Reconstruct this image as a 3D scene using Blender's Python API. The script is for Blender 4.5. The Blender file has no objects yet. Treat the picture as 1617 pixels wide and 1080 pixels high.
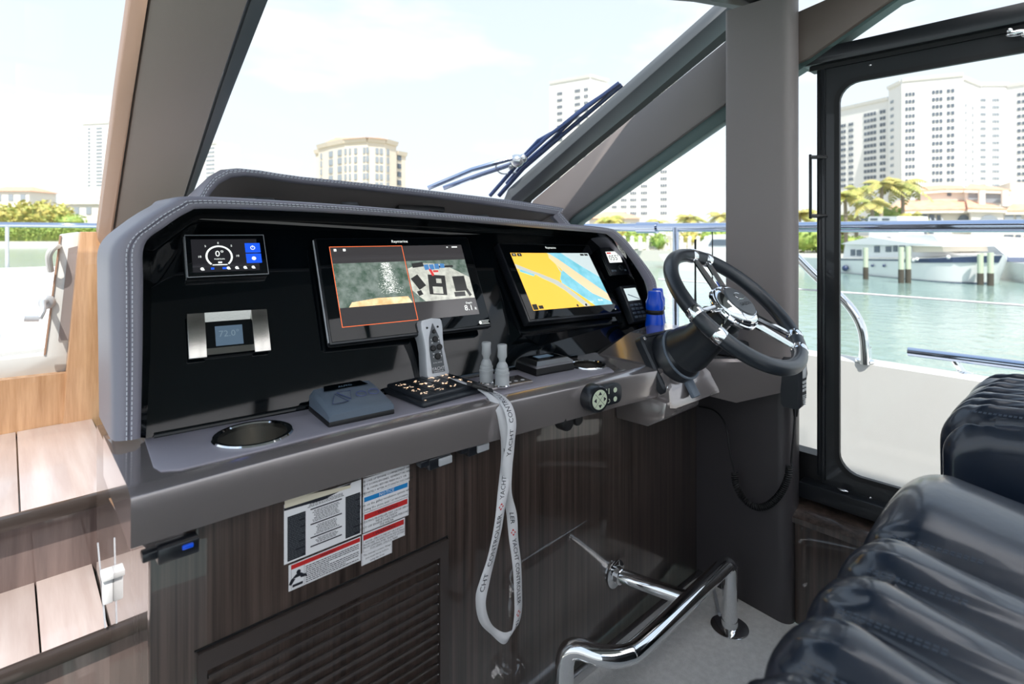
import bpy, bmesh, math, random
from mathutils import Vector as V, Matrix, Euler
random.seed(7)
S = bpy.context.scene
COL = S.collection
PI = math.pi

# ------------------------------------------------------------------ camera
EYE = V((0, 0, 1.1)); FP = 870.0; CX = 808.5; HY = 365.0; YAW = math.radians(42.5)
cam_data = bpy.data.cameras.new('camera')
cam = bpy.data.objects.new('camera', cam_data)
COL.objects.link(cam)
cam.location = EYE
cam.rotation_euler = (PI / 2, 0, -YAW)
cam_data.sensor_width = 36
cam_data.lens = 36 * FP / 1617
cam_data.shift_y = -(540 - HY) / 1617
cam_data.clip_start = 0.02
cam_data.clip_end = 2000
cam_data.dof.use_dof = True
cam_data.dof.focus_distance = 1.3
cam_data.dof.aperture_fstop = 4.2
S.camera = cam

# ------------------------------------------------------------------ sky, sun, exposure
S.view_settings.view_transform = 'Standard'
S.view_settings.look = 'None'
S.view_settings.gamma = 1
S.view_settings.use_curve_mapping = False
S.view_settings.exposure = 0.72
world = bpy.data.worlds.new('world'); S.world = world
world.use_nodes = True
nt = world.node_tree; nt.nodes.clear()
wo = nt.nodes.new('ShaderNodeOutputWorld'); bg = nt.nodes.new('ShaderNodeBackground')
tc = nt.nodes.new('ShaderNodeTexCoord'); sp = nt.nodes.new('ShaderNodeSeparateXYZ')
rp = nt.nodes.new('ShaderNodeValToRGB')
rp.color_ramp.elements[0].position = 0.0; rp.color_ramp.elements[0].color = (0.72, 0.78, 0.84, 1)
rp.color_ramp.elements[1].position = 0.9; rp.color_ramp.elements[1].color = (0.40, 0.55, 0.76, 1)
e_ = rp.color_ramp.elements.new(0.35); e_.color = (0.60, 0.68, 0.77, 1)
mp = nt.nodes.new('ShaderNodeMapping'); mp.inputs['Scale'].default_value = (1.6, 1.6, 5.5)
nz = nt.nodes.new('ShaderNodeTexNoise'); nz.inputs['Scale'].default_value = 1.7; nz.inputs['Detail'].default_value = 6
cr = nt.nodes.new('ShaderNodeValToRGB')
cr.color_ramp.elements[0].position = 0.50; cr.color_ramp.elements[0].color = (0, 0, 0, 1)
cr.color_ramp.elements[1].position = 0.72; cr.color_ramp.elements[1].color = (1, 1, 1, 1)
mx = nt.nodes.new('ShaderNodeMix'); mx.data_type = 'RGBA'
mx.inputs[7].default_value = (0.86, 0.87, 0.88, 1)
L = nt.links.new
L(tc.outputs['Generated'], sp.inputs[0]); L(sp.outputs['Z'], rp.inputs[0])
L(tc.outputs['Generated'], mp.inputs[0]); L(mp.outputs[0], nz.inputs['Vector']); L(nz.outputs['Fac'], cr.inputs[0])
L(cr.outputs[0], mx.inputs[0]); L(rp.outputs[0], mx.inputs[6]); L(mx.outputs[2], bg.inputs[0]); L(bg.outputs[0], wo.inputs[0])
bg.inputs[1].default_value = 0.93
sun_d = bpy.data.lights.new('sun', 'SUN'); sun = bpy.data.objects.new('sun', sun_d); COL.objects.link(sun)
sun_d.energy = 4.0; sun_d.angle = math.radians(0.6); sun_d.color = (1.0, 0.94, 0.86)
SUN_DIR = V((-0.36, -0.45, 0.82)).normalized()
sun.rotation_euler = SUN_DIR.to_track_quat('Z', 'Y').to_euler()
sun.location = (-6, -4, 9)

# ------------------------------------------------------------------ helpers
def ray(u, v):
    l = (u - CX) / FP; t = (HY - v) / FP
    c, s = math.cos(YAW), math.sin(YAW)
    return V((s + c * l, c - s * l, t))
def X_(u, v, x): r = ray(u, v); return EYE + r * (x / r.x)
def Y_(u, v, y): r = ray(u, v); return EYE + r * (y / r.y)
def Z_(u, v, z): r = ray(u, v); return EYE + r * ((z - EYE.z) / r.z)
def D_(u, v, d): return EYE + ray(u, v) * d
def P_(u, v, p0, n):
    r = ray(u, v); return EYE + r * ((p0 - EYE).dot(n) / r.dot(n))

MATS = {}
def mat(name, col=(.5, .5, .5), rough=.5, metal=0., coat=0., bump=None, emit=None, stripes=None, spec=None, var=None, coatr=.03):
    """bump=(scale,strength)  stripes=(col2, scale xyz, lo, hi)  var=(col2, scale)"""
    m = bpy.data.materials.new(name); m.use_nodes = True; MATS[name] = m
    n = m.node_tree; b = n.nodes['Principled BSDF']; l = n.links.new
    b.inputs['Base Color'].default_value = (*col, 1); b.inputs['Roughness'].default_value = rough
    b.inputs['Metallic'].default_value = metal; b.inputs['Coat Weight'].default_value = coat
    b.inputs['Coat Roughness'].default_value = coatr
    if spec is not None: b.inputs['Specular IOR Level'].default_value = spec
    t = n.nodes.new('ShaderNodeTexCoord')
    if emit: b.inputs['Emission Color'].default_value = (*emit[0], 1); b.inputs['Emission Strength'].default_value = emit[1]
    col2 = None
    if stripes: col2, sc, lo, hi = stripes
    elif var: col2, k = var; sc = (k, k, k); lo, hi = .35, .65
    if col2:
        mp = n.nodes.new('ShaderNodeMapping'); mp.inputs['Scale'].default_value = sc
        z = n.nodes.new('ShaderNodeTexNoise'); z.inputs['Scale'].default_value = 1; z.inputs['Detail'].default_value = 5
        z.inputs['Roughness'].default_value = .65
        r = n.nodes.new('ShaderNodeValToRGB')
        r.color_ramp.elements[0].position = lo; r.color_ramp.elements[0].color = (*col, 1)
        r.color_ramp.elements[1].position = hi; r.color_ramp.elements[1].color = (*col2, 1)
        l(t.outputs['Object'], mp.inputs[0]); l(mp.outputs[0], z.inputs['Vector']); l(z.outputs['Fac'], r.inputs[0]); l(r.outputs[0], b.inputs['Base Color'])
        if emit: l(r.outputs[0], b.inputs['Emission Color'])
    if bump:
        z2 = n.nodes.new('ShaderNodeTexNoise'); z2.inputs['Scale'].default_value = bump[0]; z2.inputs['Detail'].default_value = 4
        bp = n.nodes.new('ShaderNodeBump'); bp.inputs['Strength'].default_value = bump[1]; bp.inputs['Distance'].default_value = .002 if len(bump) < 3 else bump[2]
        l(t.outputs['Object'], z2.inputs['Vector']); l(z2.outputs['Fac'], bp.inputs['Height']); l(bp.outputs[0], b.inputs['Normal'])
    return m
def glass_mat(name, tint=(1, 1, 1), refl=.9):
    m = bpy.data.materials.new(name); m.use_nodes = True; MATS[name] = m
    n = m.node_tree; n.nodes.clear(); l = n.links.new
    o = n.nodes.new('ShaderNodeOutputMaterial'); a = n.nodes.new('ShaderNodeBsdfTransparent'); g = n.nodes.new('ShaderNodeBsdfGlossy')
    lw = n.nodes.new('ShaderNodeLayerWeight'); lw.inputs[0].default_value = .5; pw = n.nodes.new('ShaderNodeMath'); pw.operation = 'POWER'; pw.inputs[1].default_value = 4.0; f = n.nodes.new('ShaderNodeMath'); f.operation = 'MULTIPLY_ADD'; f.inputs[1].default_value = .5; f.inputs[2].default_value = .012; l(lw.outputs['Facing'], pw.inputs[0]); l(pw.outputs[0], f.inputs[0]); x = n.nodes.new('ShaderNodeMixShader')
    a.inputs[0].default_value = (*tint, 1); g.inputs['Roughness'].default_value = .0; g.inputs[0].default_value = (refl, refl, refl, 1)
    l(f.outputs[0], x.inputs[0]); l(a.outputs[0], x.inputs[1]); l(g.outputs[0], x.inputs[2]); l(x.outputs[0], o.inputs[0])
    return m

mat('taupe_gloss', (.36, .325, .32), .17, .62, 1.0)
mat('taupe_leather', (.22, .195, .185), .48, 0, .12, bump=(900, .25), coatr=.3)
mat('grey_leather', (.27, .26, .31), .45, 0, .15, bump=(900, .25), coatr=.3)
mat('inlay_leather', (.31, .295, .34), .5, 0, .0, bump=(1500, .2))
mat('beam_brown', (.16, .125, .108), .5, 0, .1, bump=(700, .2))
mat('pillar_warm_lit', (.33, .28, .25), .55, 0, .05, bump=(700, .2))  # mullion leather, a warmer brown, lightened for the glow off the sunlit ledge
mat('pillar_brown', (.36, .22, .15), .5, 0, .1, bump=(700, .2))
mat('pillar_taupe', (.25, .222, .218), .55, 0, .05, bump=(700, .2))
mat('pillar_slate', (.095, .105, .115), .42)
mat('column_slate', (.055, .050, .054), .42, 0, .15, coatr=.3)
mat('edge_green', (.08, .125, .12), .4)
mat('ebony', (.024, .017, .014), .3, 0, 1.0, stripes=((.085, .060, .050), (105, 55, 1.6), .36, .66), coatr=.015)
mat('ebony_plain', (.045, .034, .030), .35, 0, .5)
mat('walnut', (.10, .07, .066), .3, 0, .9, stripes=((.18, .13, .12), (30, 30, 1.6), .35, .65), coatr=.04)
mat('sunlit_veneer', (.42, .34, .32), .35, 0, .7, stripes=((.52, .45, .43), (30, 2, 30), .35, .65), coatr=.08)  # same wood as the console, paled to put the sunlight in its colour
mat('amber_wood', (.36, .19, .09), .4, 0, .5, stripes=((.55, .33, .18), (45, 45, 3), .35, .65))
mat('black_gloss', (.002, .0035, .005), .04, 0, 0, spec=.42)
mat('black_satin', (.012, .014, .018), .3, 0, .3, coatr=.2)
mat('black_frame', (.010, .012, .015), .35, .0, .3)
mat('black_plastic', (.018, .022, .028), .36)
mat('navy_plastic', (.13, .165, .21), .33)
mat('key_blue', (.07, .09, .26), .4)
mat('rubber', (.006, .006, .007), .5)
mat('chrome', (.86, .87, .88), .05, 1)
mat('steel', (.74, .74, .75), .25, 1)
mat('brushed', (.60, .58, .54), .25, 1, bump=(300, .05))
mat('grey_plastic', (.46, .48, .49), .4)
mat('silver_plastic', (.55, .57, .60), .3, .3, .3)
mat('wheel_leather', (.018, .024, .032), .36, 0, .3, bump=(700, .12), coatr=.25)
mat('seat_leather', (.007, .014, .028), .33, 0, .6, bump=(60, .08, .004), coatr=.14)
mat('thread', (.72, .74, .80), .6)
mat('dark_thread', (.05, .07, .10), .5)
mat('carpet', (.80, .79, .77), .95, 0, 0, var=((.92, .91, .89), 60), bump=(500, .8, .004))
mat('white_gel', (.60, .60, .58), .3, 0, .4)
mat('deck_white', (.80, .80, .78), .6)
mat('ceiling_dark', (.02, .02, .022), .4)
mat('ceiling_liner', (.22, .225, .23), .7)
mat('white_print', (.80, .80, .82), .5)
mat('aged_print', (.72, .66, .52), .5)
mat('ink', (.012, .014, .022), .5)
mat('ink_red', (.55, .02, .02), .5)
mat('ink_blue', (.01, .22, .55), .5)
mat('ribbon', (.74, .74, .76), .7, bump=(1200, .2))
mat('blue_rubber', (.0, .09, .80), .35, 0, .3)
mat('sky_tinted_steel', (.50, .56, .70), .08, 1)  # polished steel tube, the blue it reflects mixed into its base colour
mat('wiper_blue', (.02, .04, .12), .35)  # dark blue of the wiper blades and bridges
mat('pad_green', (.62, .70, .52), .4)
mat('water', (.19, .30, .27), .10, 0, 0, bump=(2.2, .40, .10), var=((.24, .35, .32), .15))
mat('land', (.35, .33, .25), .9)
mat('seawall', (.62, .60, .54), .9)
mat('stucco', (.80, .77, .70), .8)
mat('stucco_cream', (.78, .70, .58), .8)
mat('tower_white', (.80, .79, .76), .8)
mat('far_glass', (.12, .15, .19), .15)
mat('far_glass_pale', (.30, .34, .38), .2)
mat('terracotta', (.66, .34, .22), .8, var=((.75, .45, .31), 1.5))
mat('leaf', (.18, .32, .06), .6, var=((.42, .50, .12), 1.2))
mat('leaf_gold', (.62, .50, .14), .6, var=((.28, .36, .08), .8))
mat('palm_leaf', (.26, .34, .08), .5, var=((.62, .50, .16), .9))
mat('trunk', (.30, .25, .19), .9)
mat('pile_top', (.50, .56, .42), .8); mat('pile_base', (.07, .06, .045), .9)
mat('hull_white', (.82, .82, .82), .25, 0, .5)
mat('hull_navy', (.03, .05, .12), .3)
mat('scr_black', (.006, .006, .008), .08, 0, 1, emit=((.012, .012, .014), 1))
mat('scr_grey', (.02, .02, .02), .1, 0, .5, emit=((.030, .028, .030), 1))
def emis(n, c, k=1.0, c2=None, sc=60): mat(n, c, .15, 0, .4, emit=(c, k), var=((c2, sc) if c2 else None))
emis('scr_white', (.75, .78, .75), .8); emis('scr_cream', (.85, .80, .62), .8); emis('scr_blue', (.01, .07, .55), .8)
emis('scr_orange', (.85, .16, .05), .8); emis('scr_water', (.045, .075, .055), .8, (.16, .19, .17), 45)
emis('scr_glit', (.25, .27, .25), .8, (.9, .9, .85), 160); emis('scr_deck', (.62, .36, .16), .8, (.85, .62, .38), 30)
emis('scr_boatgrey', (.38, .38, .33), .6, (.6, .6, .53), 50); emis('scr_boatdark', (.03, .03, .03), .6); emis('scr_solar', (.06, .17, .36), .7); emis('scr_red', (.5, .04, .04), .7)
emis('scr_land', (.72, .42, .06), .85); emis('scr_sea', (.14, .42, .50), .75, (.25, .52, .60), 20); emis('scr_pale', (.50, .58, .58), .7); emis('scr_sand', (.72, .50, .30), .8); emis('scr_road', (.45, .47, .42), .7)
emis('scr_slate', (.055, .085, .12), .7); emis('scr_slate_lt', (.11, .15, .18), .7); emis('key_glow', (1.0, .74, .52), .9)
mm = bpy.data.materials.new('frosted_skylight'); mm.use_nodes = True; MATS['frosted_skylight'] = mm
_n = mm.node_tree; _n.nodes.clear(); _o = _n.nodes.new('ShaderNodeOutputMaterial'); _t = _n.nodes.new('ShaderNodeBsdfTranslucent'); _t.inputs[0].default_value = (.94, .93, .93, 1); _n.links.new(_t.outputs[0], _o.inputs[0])
glass_mat('clear_glass', (.985, .99, .99), .9)

class B:
    def __init__(s): s.bm = bmesh.new()
    def face(s, pts):
        try: return s.bm.faces.new([s.bm.verts.new(V(p)) for p in pts])
        except ValueError: return None
    def box(s, c, d, M=None, bev=0, seg=2):
        g = bmesh.ops.create_cube(s.bm, size=1)['verts']
        bmesh.ops.scale(s.bm, vec=V(d), verts=g)
        bmesh.ops.translate(s.bm, vec=V(c), verts=g)
        if bev:
            es = list({e for v in g for e in v.link_edges})
            r = bmesh.ops.bevel(s.bm, geom=es, offset=bev, segments=seg, profile=.5, affect='EDGES')
            g = list({v for f in r['faces'] for v in f.verts} | {v for v in g if v.is_valid})
        if M: bmesh.ops.transform(s.bm, matrix=M, verts=g)
        return s
    def prism(s, pts, vec, bev=0):
        pts = [V(p) for p in pts]; vec = V(vec)
        a = [s.bm.verts.new(p) for p in pts]; b = [s.bm.verts.new(p + vec) for p in pts]
        n = len(a); fs = [s.bm.faces.new(a[::-1]), s.bm.faces.new(b)]
        for i in range(n): fs.append(s.bm.faces.new([a[i], a[(i + 1) % n], b[(i + 1) % n], b[i]]))
        bmesh.ops.recalc_face_normals(s.bm, faces=fs)
        if bev:
            bmesh.ops.bevel(s.bm, geom=list({e for f in fs for e in f.edges}), offset=bev, segments=2, profile=.5, affect='EDGES')
        return s
    def loft(s, rings, closed=True, cap=True, loop=False):
        R = [[s.bm.verts.new(V(p)) for p in r] for r in rings]; n = len(R[0]); fs = []
        m = len(R); rng = range(m if loop else m - 1)
        for i in rng:
            A, Bq = R[i], R[(i + 1) % m]
            for j in range(n if closed else n - 1):
                try: fs.append(s.bm.faces.new([A[j], A[(j + 1) % n], Bq[(j + 1) % n], Bq[j]]))
                except ValueError: pass
        if cap and not loop and closed:
            fs.append(s.bm.faces.new(R[0][::-1])); fs.append(s.bm.faces.new(R[-1]))
        bmesh.ops.recalc_face_normals(s.bm, faces=fs)
        return s
    def tube(s, path, r, n=12, loop=False, cap=True):
        path = [V(p) for p in path]; m = len(path); rings = []; prev = None
        for i, p in enumerate(path):
            if loop: t = path[(i + 1) % m] - path[i - 1]
            else: t = path[min(i + 1, m - 1)] - path[max(i - 1, 0)]
            t.normalize()
            if prev is None:
                a = V((0, 0, 1)) if abs(t.z) < .9 else V((1, 0, 0)); x = t.cross(a).normalized()
            else: x = (prev - t * prev.dot(t)).normalized()
            prev = x; y = t.cross(x); rr = r[i] if isinstance(r, (list, tuple)) else r
            rings.append([p + (x * math.cos(2 * PI * k / n) + y * math.sin(2 * PI * k / n)) * rr for k in range(n)])
        return s.loft(rings, True, cap, loop)
    def lathe(s, prof, M=None, n=32, cap=True):
        M = M or Matrix()
        return s.loft([[M @ V((max(r, 1e-5) * math.cos(2 * PI * k / n), max(r, 1e-5) * math.sin(2 * PI * k / n), z)) for k in range(n)] for r, z in prof], True, cap)
    def ball(s, c, r, M=None, u=12, v=8):
        g = bmesh.ops.create_uvsphere(s.bm, u_segments=u, v_segments=v, radius=1)['verts']
        bmesh.ops.scale(s.bm, vec=V(r) if not isinstance(r, (int, float)) else V((r, r, r)), verts=g)
        bmesh.ops.translate(s.bm, vec=V(c), verts=g)
        if M: bmesh.ops.transform(s.bm, matrix=M, verts=g)
        return s
    def text(s, t, size, fn, align='CENTER', ext=0.0, res=2, sx=1.0):
        cu = bpy.data.curves.new('t', 'FONT'); cu.body = t; cu.size = size; cu.align_x = align; cu.align_y = 'CENTER'; cu.resolution_u = res
        cu.extrude = ext
        o = bpy.data.objects.new('t', cu); me = o.to_mesh()
        vs = [s.bm.verts.new(fn(V((v.co.x * sx, v.co.y, v.co.z)))) for v in me.vertices]
        for p in me.polygons:
            try: s.bm.faces.new([vs[i] for i in p.vertices])
            except ValueError: pass
        o.to_mesh_clear(); bpy.data.objects.remove(o); bpy.data.curves.remove(cu)
        return s
    def disc(s, c, r, n=24, M=None, r0=0, a0=0, a1=2 * PI):
        M = M or Matrix(); c = V(c)
        full = abs(a1 - a0 - 2 * PI) < 1e-6
        pts = [a0 + (a1 - a0) * k / n for k in range(n if full else n + 1)]
        O = [s.bm.verts.new(M @ (c + V((math.cos(a) * r, math.sin(a) * r, 0)))) for a in pts]
        if r0:
            I = [s.bm.verts.new(M @ (c + V((math.cos(a) * r0, math.sin(a) * r0, 0)))) for a in pts]
            for k in range(n if full else n): s.bm.faces.new([O[k], O[(k + 1) % len(O)], I[(k + 1) % len(I)], I[k]])
        else: s.bm.faces.new(O)
        return s
    def rect(s, x0, y0, x1, y1, z=0, M=None):
        M = M or Matrix()
        s.bm.faces.new([s.bm.verts.new(M @ V(p)) for p in ((x0, y0, z), (x1, y0, z), (x1, y1, z), (x0, y1, z))]); return s

WM = {}
def thing(name, label, cat, M=None, group=None):
    o = bpy.data.objects.new(name, None); COL.objects.link(o); o.empty_display_size = .05
    if M is None: M = Matrix()
    elif not isinstance(M, Matrix): M = Matrix.Translation(V(M))
    o.matrix_world = M; WM[o] = M.copy()
    o['label'] = label; o['category'] = cat
    if group: o['group'] = group
    return o
def obj(name, b, m, parent=None, local=False, smooth=35, label=None, kind=None, flip=False):
    bm = b.bm if isinstance(b, B) else b
    bmesh.ops.remove_doubles(bm, verts=bm.verts, dist=1e-6)
    pm = WM.get(parent, Matrix()) if parent else Matrix()
    if parent and not local: bm.transform(pm.inverted())
    me = bpy.data.meshes.new(name)
    if smooth:
        for f in bm.faces: f.smooth = True
        ca = math.cos(math.radians(smooth)); bm.normal_update()
        for e in bm.edges:
            if len(e.link_faces) == 2 and e.link_faces[0].normal.dot(e.link_faces[1].normal) < ca: e.smooth = False
    bm.to_mesh(me); bm.free()
    me.materials.append(MATS[m] if isinstance(m, str) else m)
    o = bpy.data.objects.new(name, me); COL.objects.link(o)
    if parent: o.parent = parent; WM[o] = pm
    if label: o['label'] = label
    if kind: o['kind'] = kind
    return o
def tag(o, label, cat, group=None, kind=None):
    o['label'] = label; o['category'] = cat
    if group: o['group'] = group
    if kind: o['kind'] = kind
    return o
def struct(o, label=None):
    o['kind'] = 'structure'
    if label: o['label'] = label
    return o
def frame(o, x, y):
    x = V(x).normalized(); y = V(y); y = (y - x * x.dot(y)).normalized(); z = x.cross(y)
    M = Matrix((x, y, z)).transposed().to_4x4(); M.translation = V(o); return M
def smooth_path(pts, k=6, loop=False):
    pts = [V(p) for p in pts]; n = len(pts); out = []
    for i in range(n if loop else n - 1):
        g = lambda j: pts[j % n] if loop else pts[max(0, min(n - 1, j))]
        a, b, c, d = g(i - 1), g(i), g(i + 1), g(i + 2)
        for q in range(k):
            t = q / k
            out.append(.5 * ((2 * b) + (c - a) * t + (2 * a - 5 * b + 4 * c - d) * t * t + (3 * b - a - 3 * c + d) * t ** 3))
    if not loop: out.append(pts[-1])
    return out
def copy_of(o, M=None, parent=None):
    c = o.copy(); COL.objects.link(c)
    if parent: c.parent = parent
    if M is not None: c.matrix_local = M
    return c
# ------------------------------------------------------------------ cabin shell
def poly_y(pts, y, dy, b=None, bev=0):
    b = b or B(); return b.prism([Y_(u, v, y) for u, v in pts], (0, dy, 0), bev)
def poly_x(pts, x, dx, b=None, bev=0):
    b = b or B(); return b.prism([X_(u, v, x) for u, v in pts], (dx, 0, 0), bev)
def poly_p(pts, p0, n, th, b=None, bev=0):
    b = b or B(); return b.prism([P_(u, v, V(p0), V(n)) for u, v in pts], V(n).normalized() * th, bev)

b = B(); b.box((.88, -.55, -.03), (1.5, 2.9, .06)); fl = struct(obj('floor', b, 'carpet', smooth=0))
b = B(); b.box((-.75, -.3, .02), (1.7, 2.4, .04)); struct(obj('floor', b, 'ebony_plain', smooth=0))
# floor edge strips at the foot of the console and the side column
b = B(); b.box((1.1, .885, .012), (1.05, .018, .024), bev=.003); struct(obj('trim_1', b, 'steel'))

# roof with its dark front header
b = B(); b.prism([(-.47, -.12, 1.80), (-.44, .55, 1.80), (-.18, 1.28, 1.80), (.8, 1.28, 1.80), (1.25, 1.06, 1.80), (1.55, .87, 1.80), (1.72, .80, 1.80), (1.72, .30, 1.80), (1.22, .30, 1.80), (1.22, -.12, 1.80)], (0, 0, .05), .006); struct(obj('ceiling', b, 'ceiling_liner'))
b = B(); b.prism([(-.34, .80, 1.775), (1.53, .80, 1.775), (1.66, .72, 1.765), (1.66, .60, 1.765), (1.50, .52, 1.79), (-.42, .52, 1.79)], (0, 0, .05), .006); struct(obj('trim_2', b, 'ceiling_dark'))

b = B(); b.box((.62, -.76, 1.82), (2.2, 1.28, .02)); b.box((1.47, .09, 1.82), (.50, .42, .02)); sk = struct(obj('window_4', b, 'frosted_skylight', smooth=0), 'frosted skylight panel over the seats')
b = B(); [b.box((x, -.76, 1.815), (.06, 1.28, .05), bev=.004) for x in (-.50, .6, 1.70)]; b.box((.6, -1.40, 1.815), (2.26, .06, .05), bev=.004); struct(obj('trim_16', b, 'black_frame'))
# starboard wall below the window, sill and column
b = B(); b.box((1.68, -.72, .145), (.10, 2.65, .29), bev=.004); struct(obj('wall_right', b, 'ebony', smooth=30))
b = B(); b.prism([(1.622, .62, .285), (1.622, .62, .30), (1.635, .62, .312), (1.73, .62, .335), (1.80, .62, .335), (1.80, .62, .285)], (0, -2.66, 0)); sill = struct(obj('trim_3', b, 'ebony'))
def column(zs, plan, m, name):
    b = B(); rings = [[(q.x, q.y, z) for q in plan] for z in zs]
    return struct(obj(name, b.loft(rings), m, smooth=50))
def roundpoly(pts, r, seg=5):
    out = []; n = len(pts)
    for i in range(n):
        p, a, c = V((*pts[i][:2], 0)), V((*pts[i - 1][:2], 0)), V((*pts[(i + 1) % n][:2], 0))
        rr = r if not isinstance(r, list) else r[i]
        d1 = (a - p).normalized(); d2 = (c - p).normalized(); rr = min(rr, (a - p).length * .48, (c - p).length * .48)
        if rr < 1e-4: out.append(p); continue
        for k in range(seg + 1):
            t = k / seg; out.append((p + d1 * rr) * (1 - t) ** 2 + p * 2 * t * (1 - t) + (p + d2 * rr) * t * t)
    return out
lowplan = roundpoly([(1.625, .905), (1.60, .605), (1.68, .605), (1.80, .68), (1.80, .905)], [.002, .05, .05, .01, .01])
column([0, .30, .68], lowplan, 'column_slate', 'trim_4')
upplan = roundpoly([(1.60, .795), (1.60, .607), (1.66, .60), (1.80, .69), (1.80, .795)], [.014, .03, .03, .01, .01])
column([.66, 1.2, 1.765], upplan, 'pillar_taupe', 'trim_5')

# centre mullion of the windscreen (three upholstered strips)
MP0 = V((.33, 2.14, 1.03)); MN = V((0, 1, 1.1))
b = poly_p([(243, -40), (406, -40), (342, 150), (293, 306), (262, 400), (176, 420), (180, 370), (213, 150)], MP0, MN, .05, bev=.008); struct(obj('trim_6', b, 'pillar_warm_lit'))
b = poly_p([(410, -40), (440, -40), (365, 150), (307, 302), (272, 400), (264, 400), (295, 306), (345, 150)], MP0 + V((0, .012, 0)), MN, .05, bev=.004); struct(obj('trim_7', b, 'pillar_slate'))
b = B(); w = lambda u, v, o: P_(u, v, MP0 + V((0, o, 0)), MN)
b.prism([w(241, -40, -.01), w(211, 150, -.01), w(178, 370, -.01), w(163, 396, 0), w(154, 378, .05), w(183, 150, .06), w(210, -40, .06)], (0, .05, .03), .006); struct(obj('trim_8', b, 'pillar_brown'))

# starboard windscreen pillar
A1, A2, A3 = V((.33, 1.46, 1.645)), V((.33, 2.14, 1.03)), V((1.5, 1.59, 1.238))
WN = (A2 - A1).cross(A3 - A1).normalized()
if WN.y < 0: WN = -WN
WP0 = A1 + WN * .03
b = poly_p([(1152, 9), (1183, 17), (1000, 174), (827, 317), (800, 380), (780, 380), (808, 312), (1000, 143)], A1, WN, .05, bev=.004); struct(obj('trim_9', b, 'pillar_slate'))
b = poly_p([(1183, 12), (1215, 17), (1143, 67), (1000, 184), (840, 317), (812, 380), (800, 380), (827, 313), (1000, 172)], A1 + WN * .02, WN, .04); struct(obj('trim_10', b, 'rubber'))
AP0 = X_(1143, 110, 1.64); AP1 = X_(1143, 200, 1.64); AP2 = V((1.54, 1.57, 1.24)); AN = (AP1 - AP0).cross(AP2 - AP0).normalized()
if AN.x < 0: AN = -AN
b = poly_p([(1190, 25), (1190, 130), (1142, 167), (902, 342), (860, 392), (806, 392), (840, 316), (1000, 181), (1143, 65)], AP0, AN, .05, bev=.012); struct(obj('trim_11', b, 'pillar_taupe'))
b = poly_p([(1190, 128), (1190, 150), (1143, 192), (915, 352), (880, 392), (858, 392), (902, 341), (1142, 166)], AP0 + AN * .012, AN, .045, bev=.003); struct(obj('trim_12', b, 'edge_green'))

# upper starboard roof rail behind the column
b = poly_x([(1236, 28), (1300, 0), (1335, -15), (1480, -80), (1490, -40), (1405, 0), (1275, 92), (1240, 108)], 1.665, .05, bev=.006); struct(obj('trim_13', b, 'beam_brown'))
b = poly_x([(1238, 107), (1275, 91), (1405, -1), (1490, -41), (1498, -30), (1419, 0), (1283, 97), (1250, 118)], 1.68, .045); struct(obj('trim_14', b, 'edge_green'))

# ---- starboard window: fixed pane, header, sliding frame
win = bpy.data.objects.new('window_1', None); COL.objects.link(win); WM[win] = Matrix(); win['kind'] = 'structure'; win['label'] = 'black framed sliding side window on the starboard side'
XW = 1.72
b = B(); b.box((XW - .005, -.48, 1.592), (.07, 2.18, .045), bev=.004); obj('header_rail', b, 'black_frame', win)
b = B(); b.box((XW + .0, -.48, 1.566), (.04, 2.14, .016)); obj('track', b, 'rubber', win)
# sliding frame: rounded opening cut in a plate
def ring_plate(b, outer, inner, x, dx):
    n = len(outer); A = [(x, p[0], p[1]) for p in outer]; I = [(x, p[0], p[1]) for p in inner]
    A2 = [(x + dx, p[0], p[1]) for p in outer]; I2 = [(x + dx, p[0], p[1]) for p in inner]
    b.loft([A, I, I2, A2], True, False, True); return b
def rr(y0, z0, y1, z1, r, seg=6):
    out = []
    for cy, cz, a0 in ((y1 - r, z1 - r, 0), (y0 + r, z1 - r, 90), (y0 + r, z0 + r, 180), (y1 - r, z0 + r, 270)):
        for k in range(seg + 1):
            a = math.radians(a0 + 90 * k / seg); out.append((cy + r * math.cos(a), cz + r * math.sin(a)))
    return out
b = B(); ring_plate(b, rr(-1.30, .352, .560, 1.560, .004), rr(-1.22, .425, .522, 1.515, .055), XW - .012, .03)
obj('sliding_frame', b, 'black_frame', win, smooth=30)
b = B(); ring_plate(b, rr(-1.225, .420, .527, 1.520, .06), rr(-1.212, .433, .514, 1.507, .05), XW - .016, .012); obj('gasket', b, 'rubber', win, smooth=30)
b = B(); b.box((XW + .012, -.35, .97), (.004, 1.75, 1.10)); obj('pane', b, 'clear_glass', win, smooth=0)
b = B(); b.box((XW + .012, .568, 1.0), (.04, .014, 1.20), bev=.003); b.box((XW - .012, .556, .98), (.012, .012, 1.17), bev=.002); obj('mullion', b, 'black_frame', win)
b = B(); b.box((XW + .02, .66, 1.3), (.004, .16, 2.0)); obj('fixed_pane', b, 'clear_glass', win, smooth=0)
b = B(); b.box((XW - .012, -.48, .362), (.075, 2.18, .046), bev=.005); obj('sill_track', b, 'black_frame', win)
b = B(); b.box((XW + .02, .615, .405), (.05, .10, .10)); obj('corner_block', b, 'rubber', win)
b = B(); b.prism([X_(1283, 95, XW + .03), X_(1425, -2, XW + .03), X_(1800, -260, XW + .03), X_(1800, 8, XW + .03), X_(1290, 90, XW + .03)], (.004, 0, 0)); obj('upper_pane', b, 'clear_glass', win, smooth=0)
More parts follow.
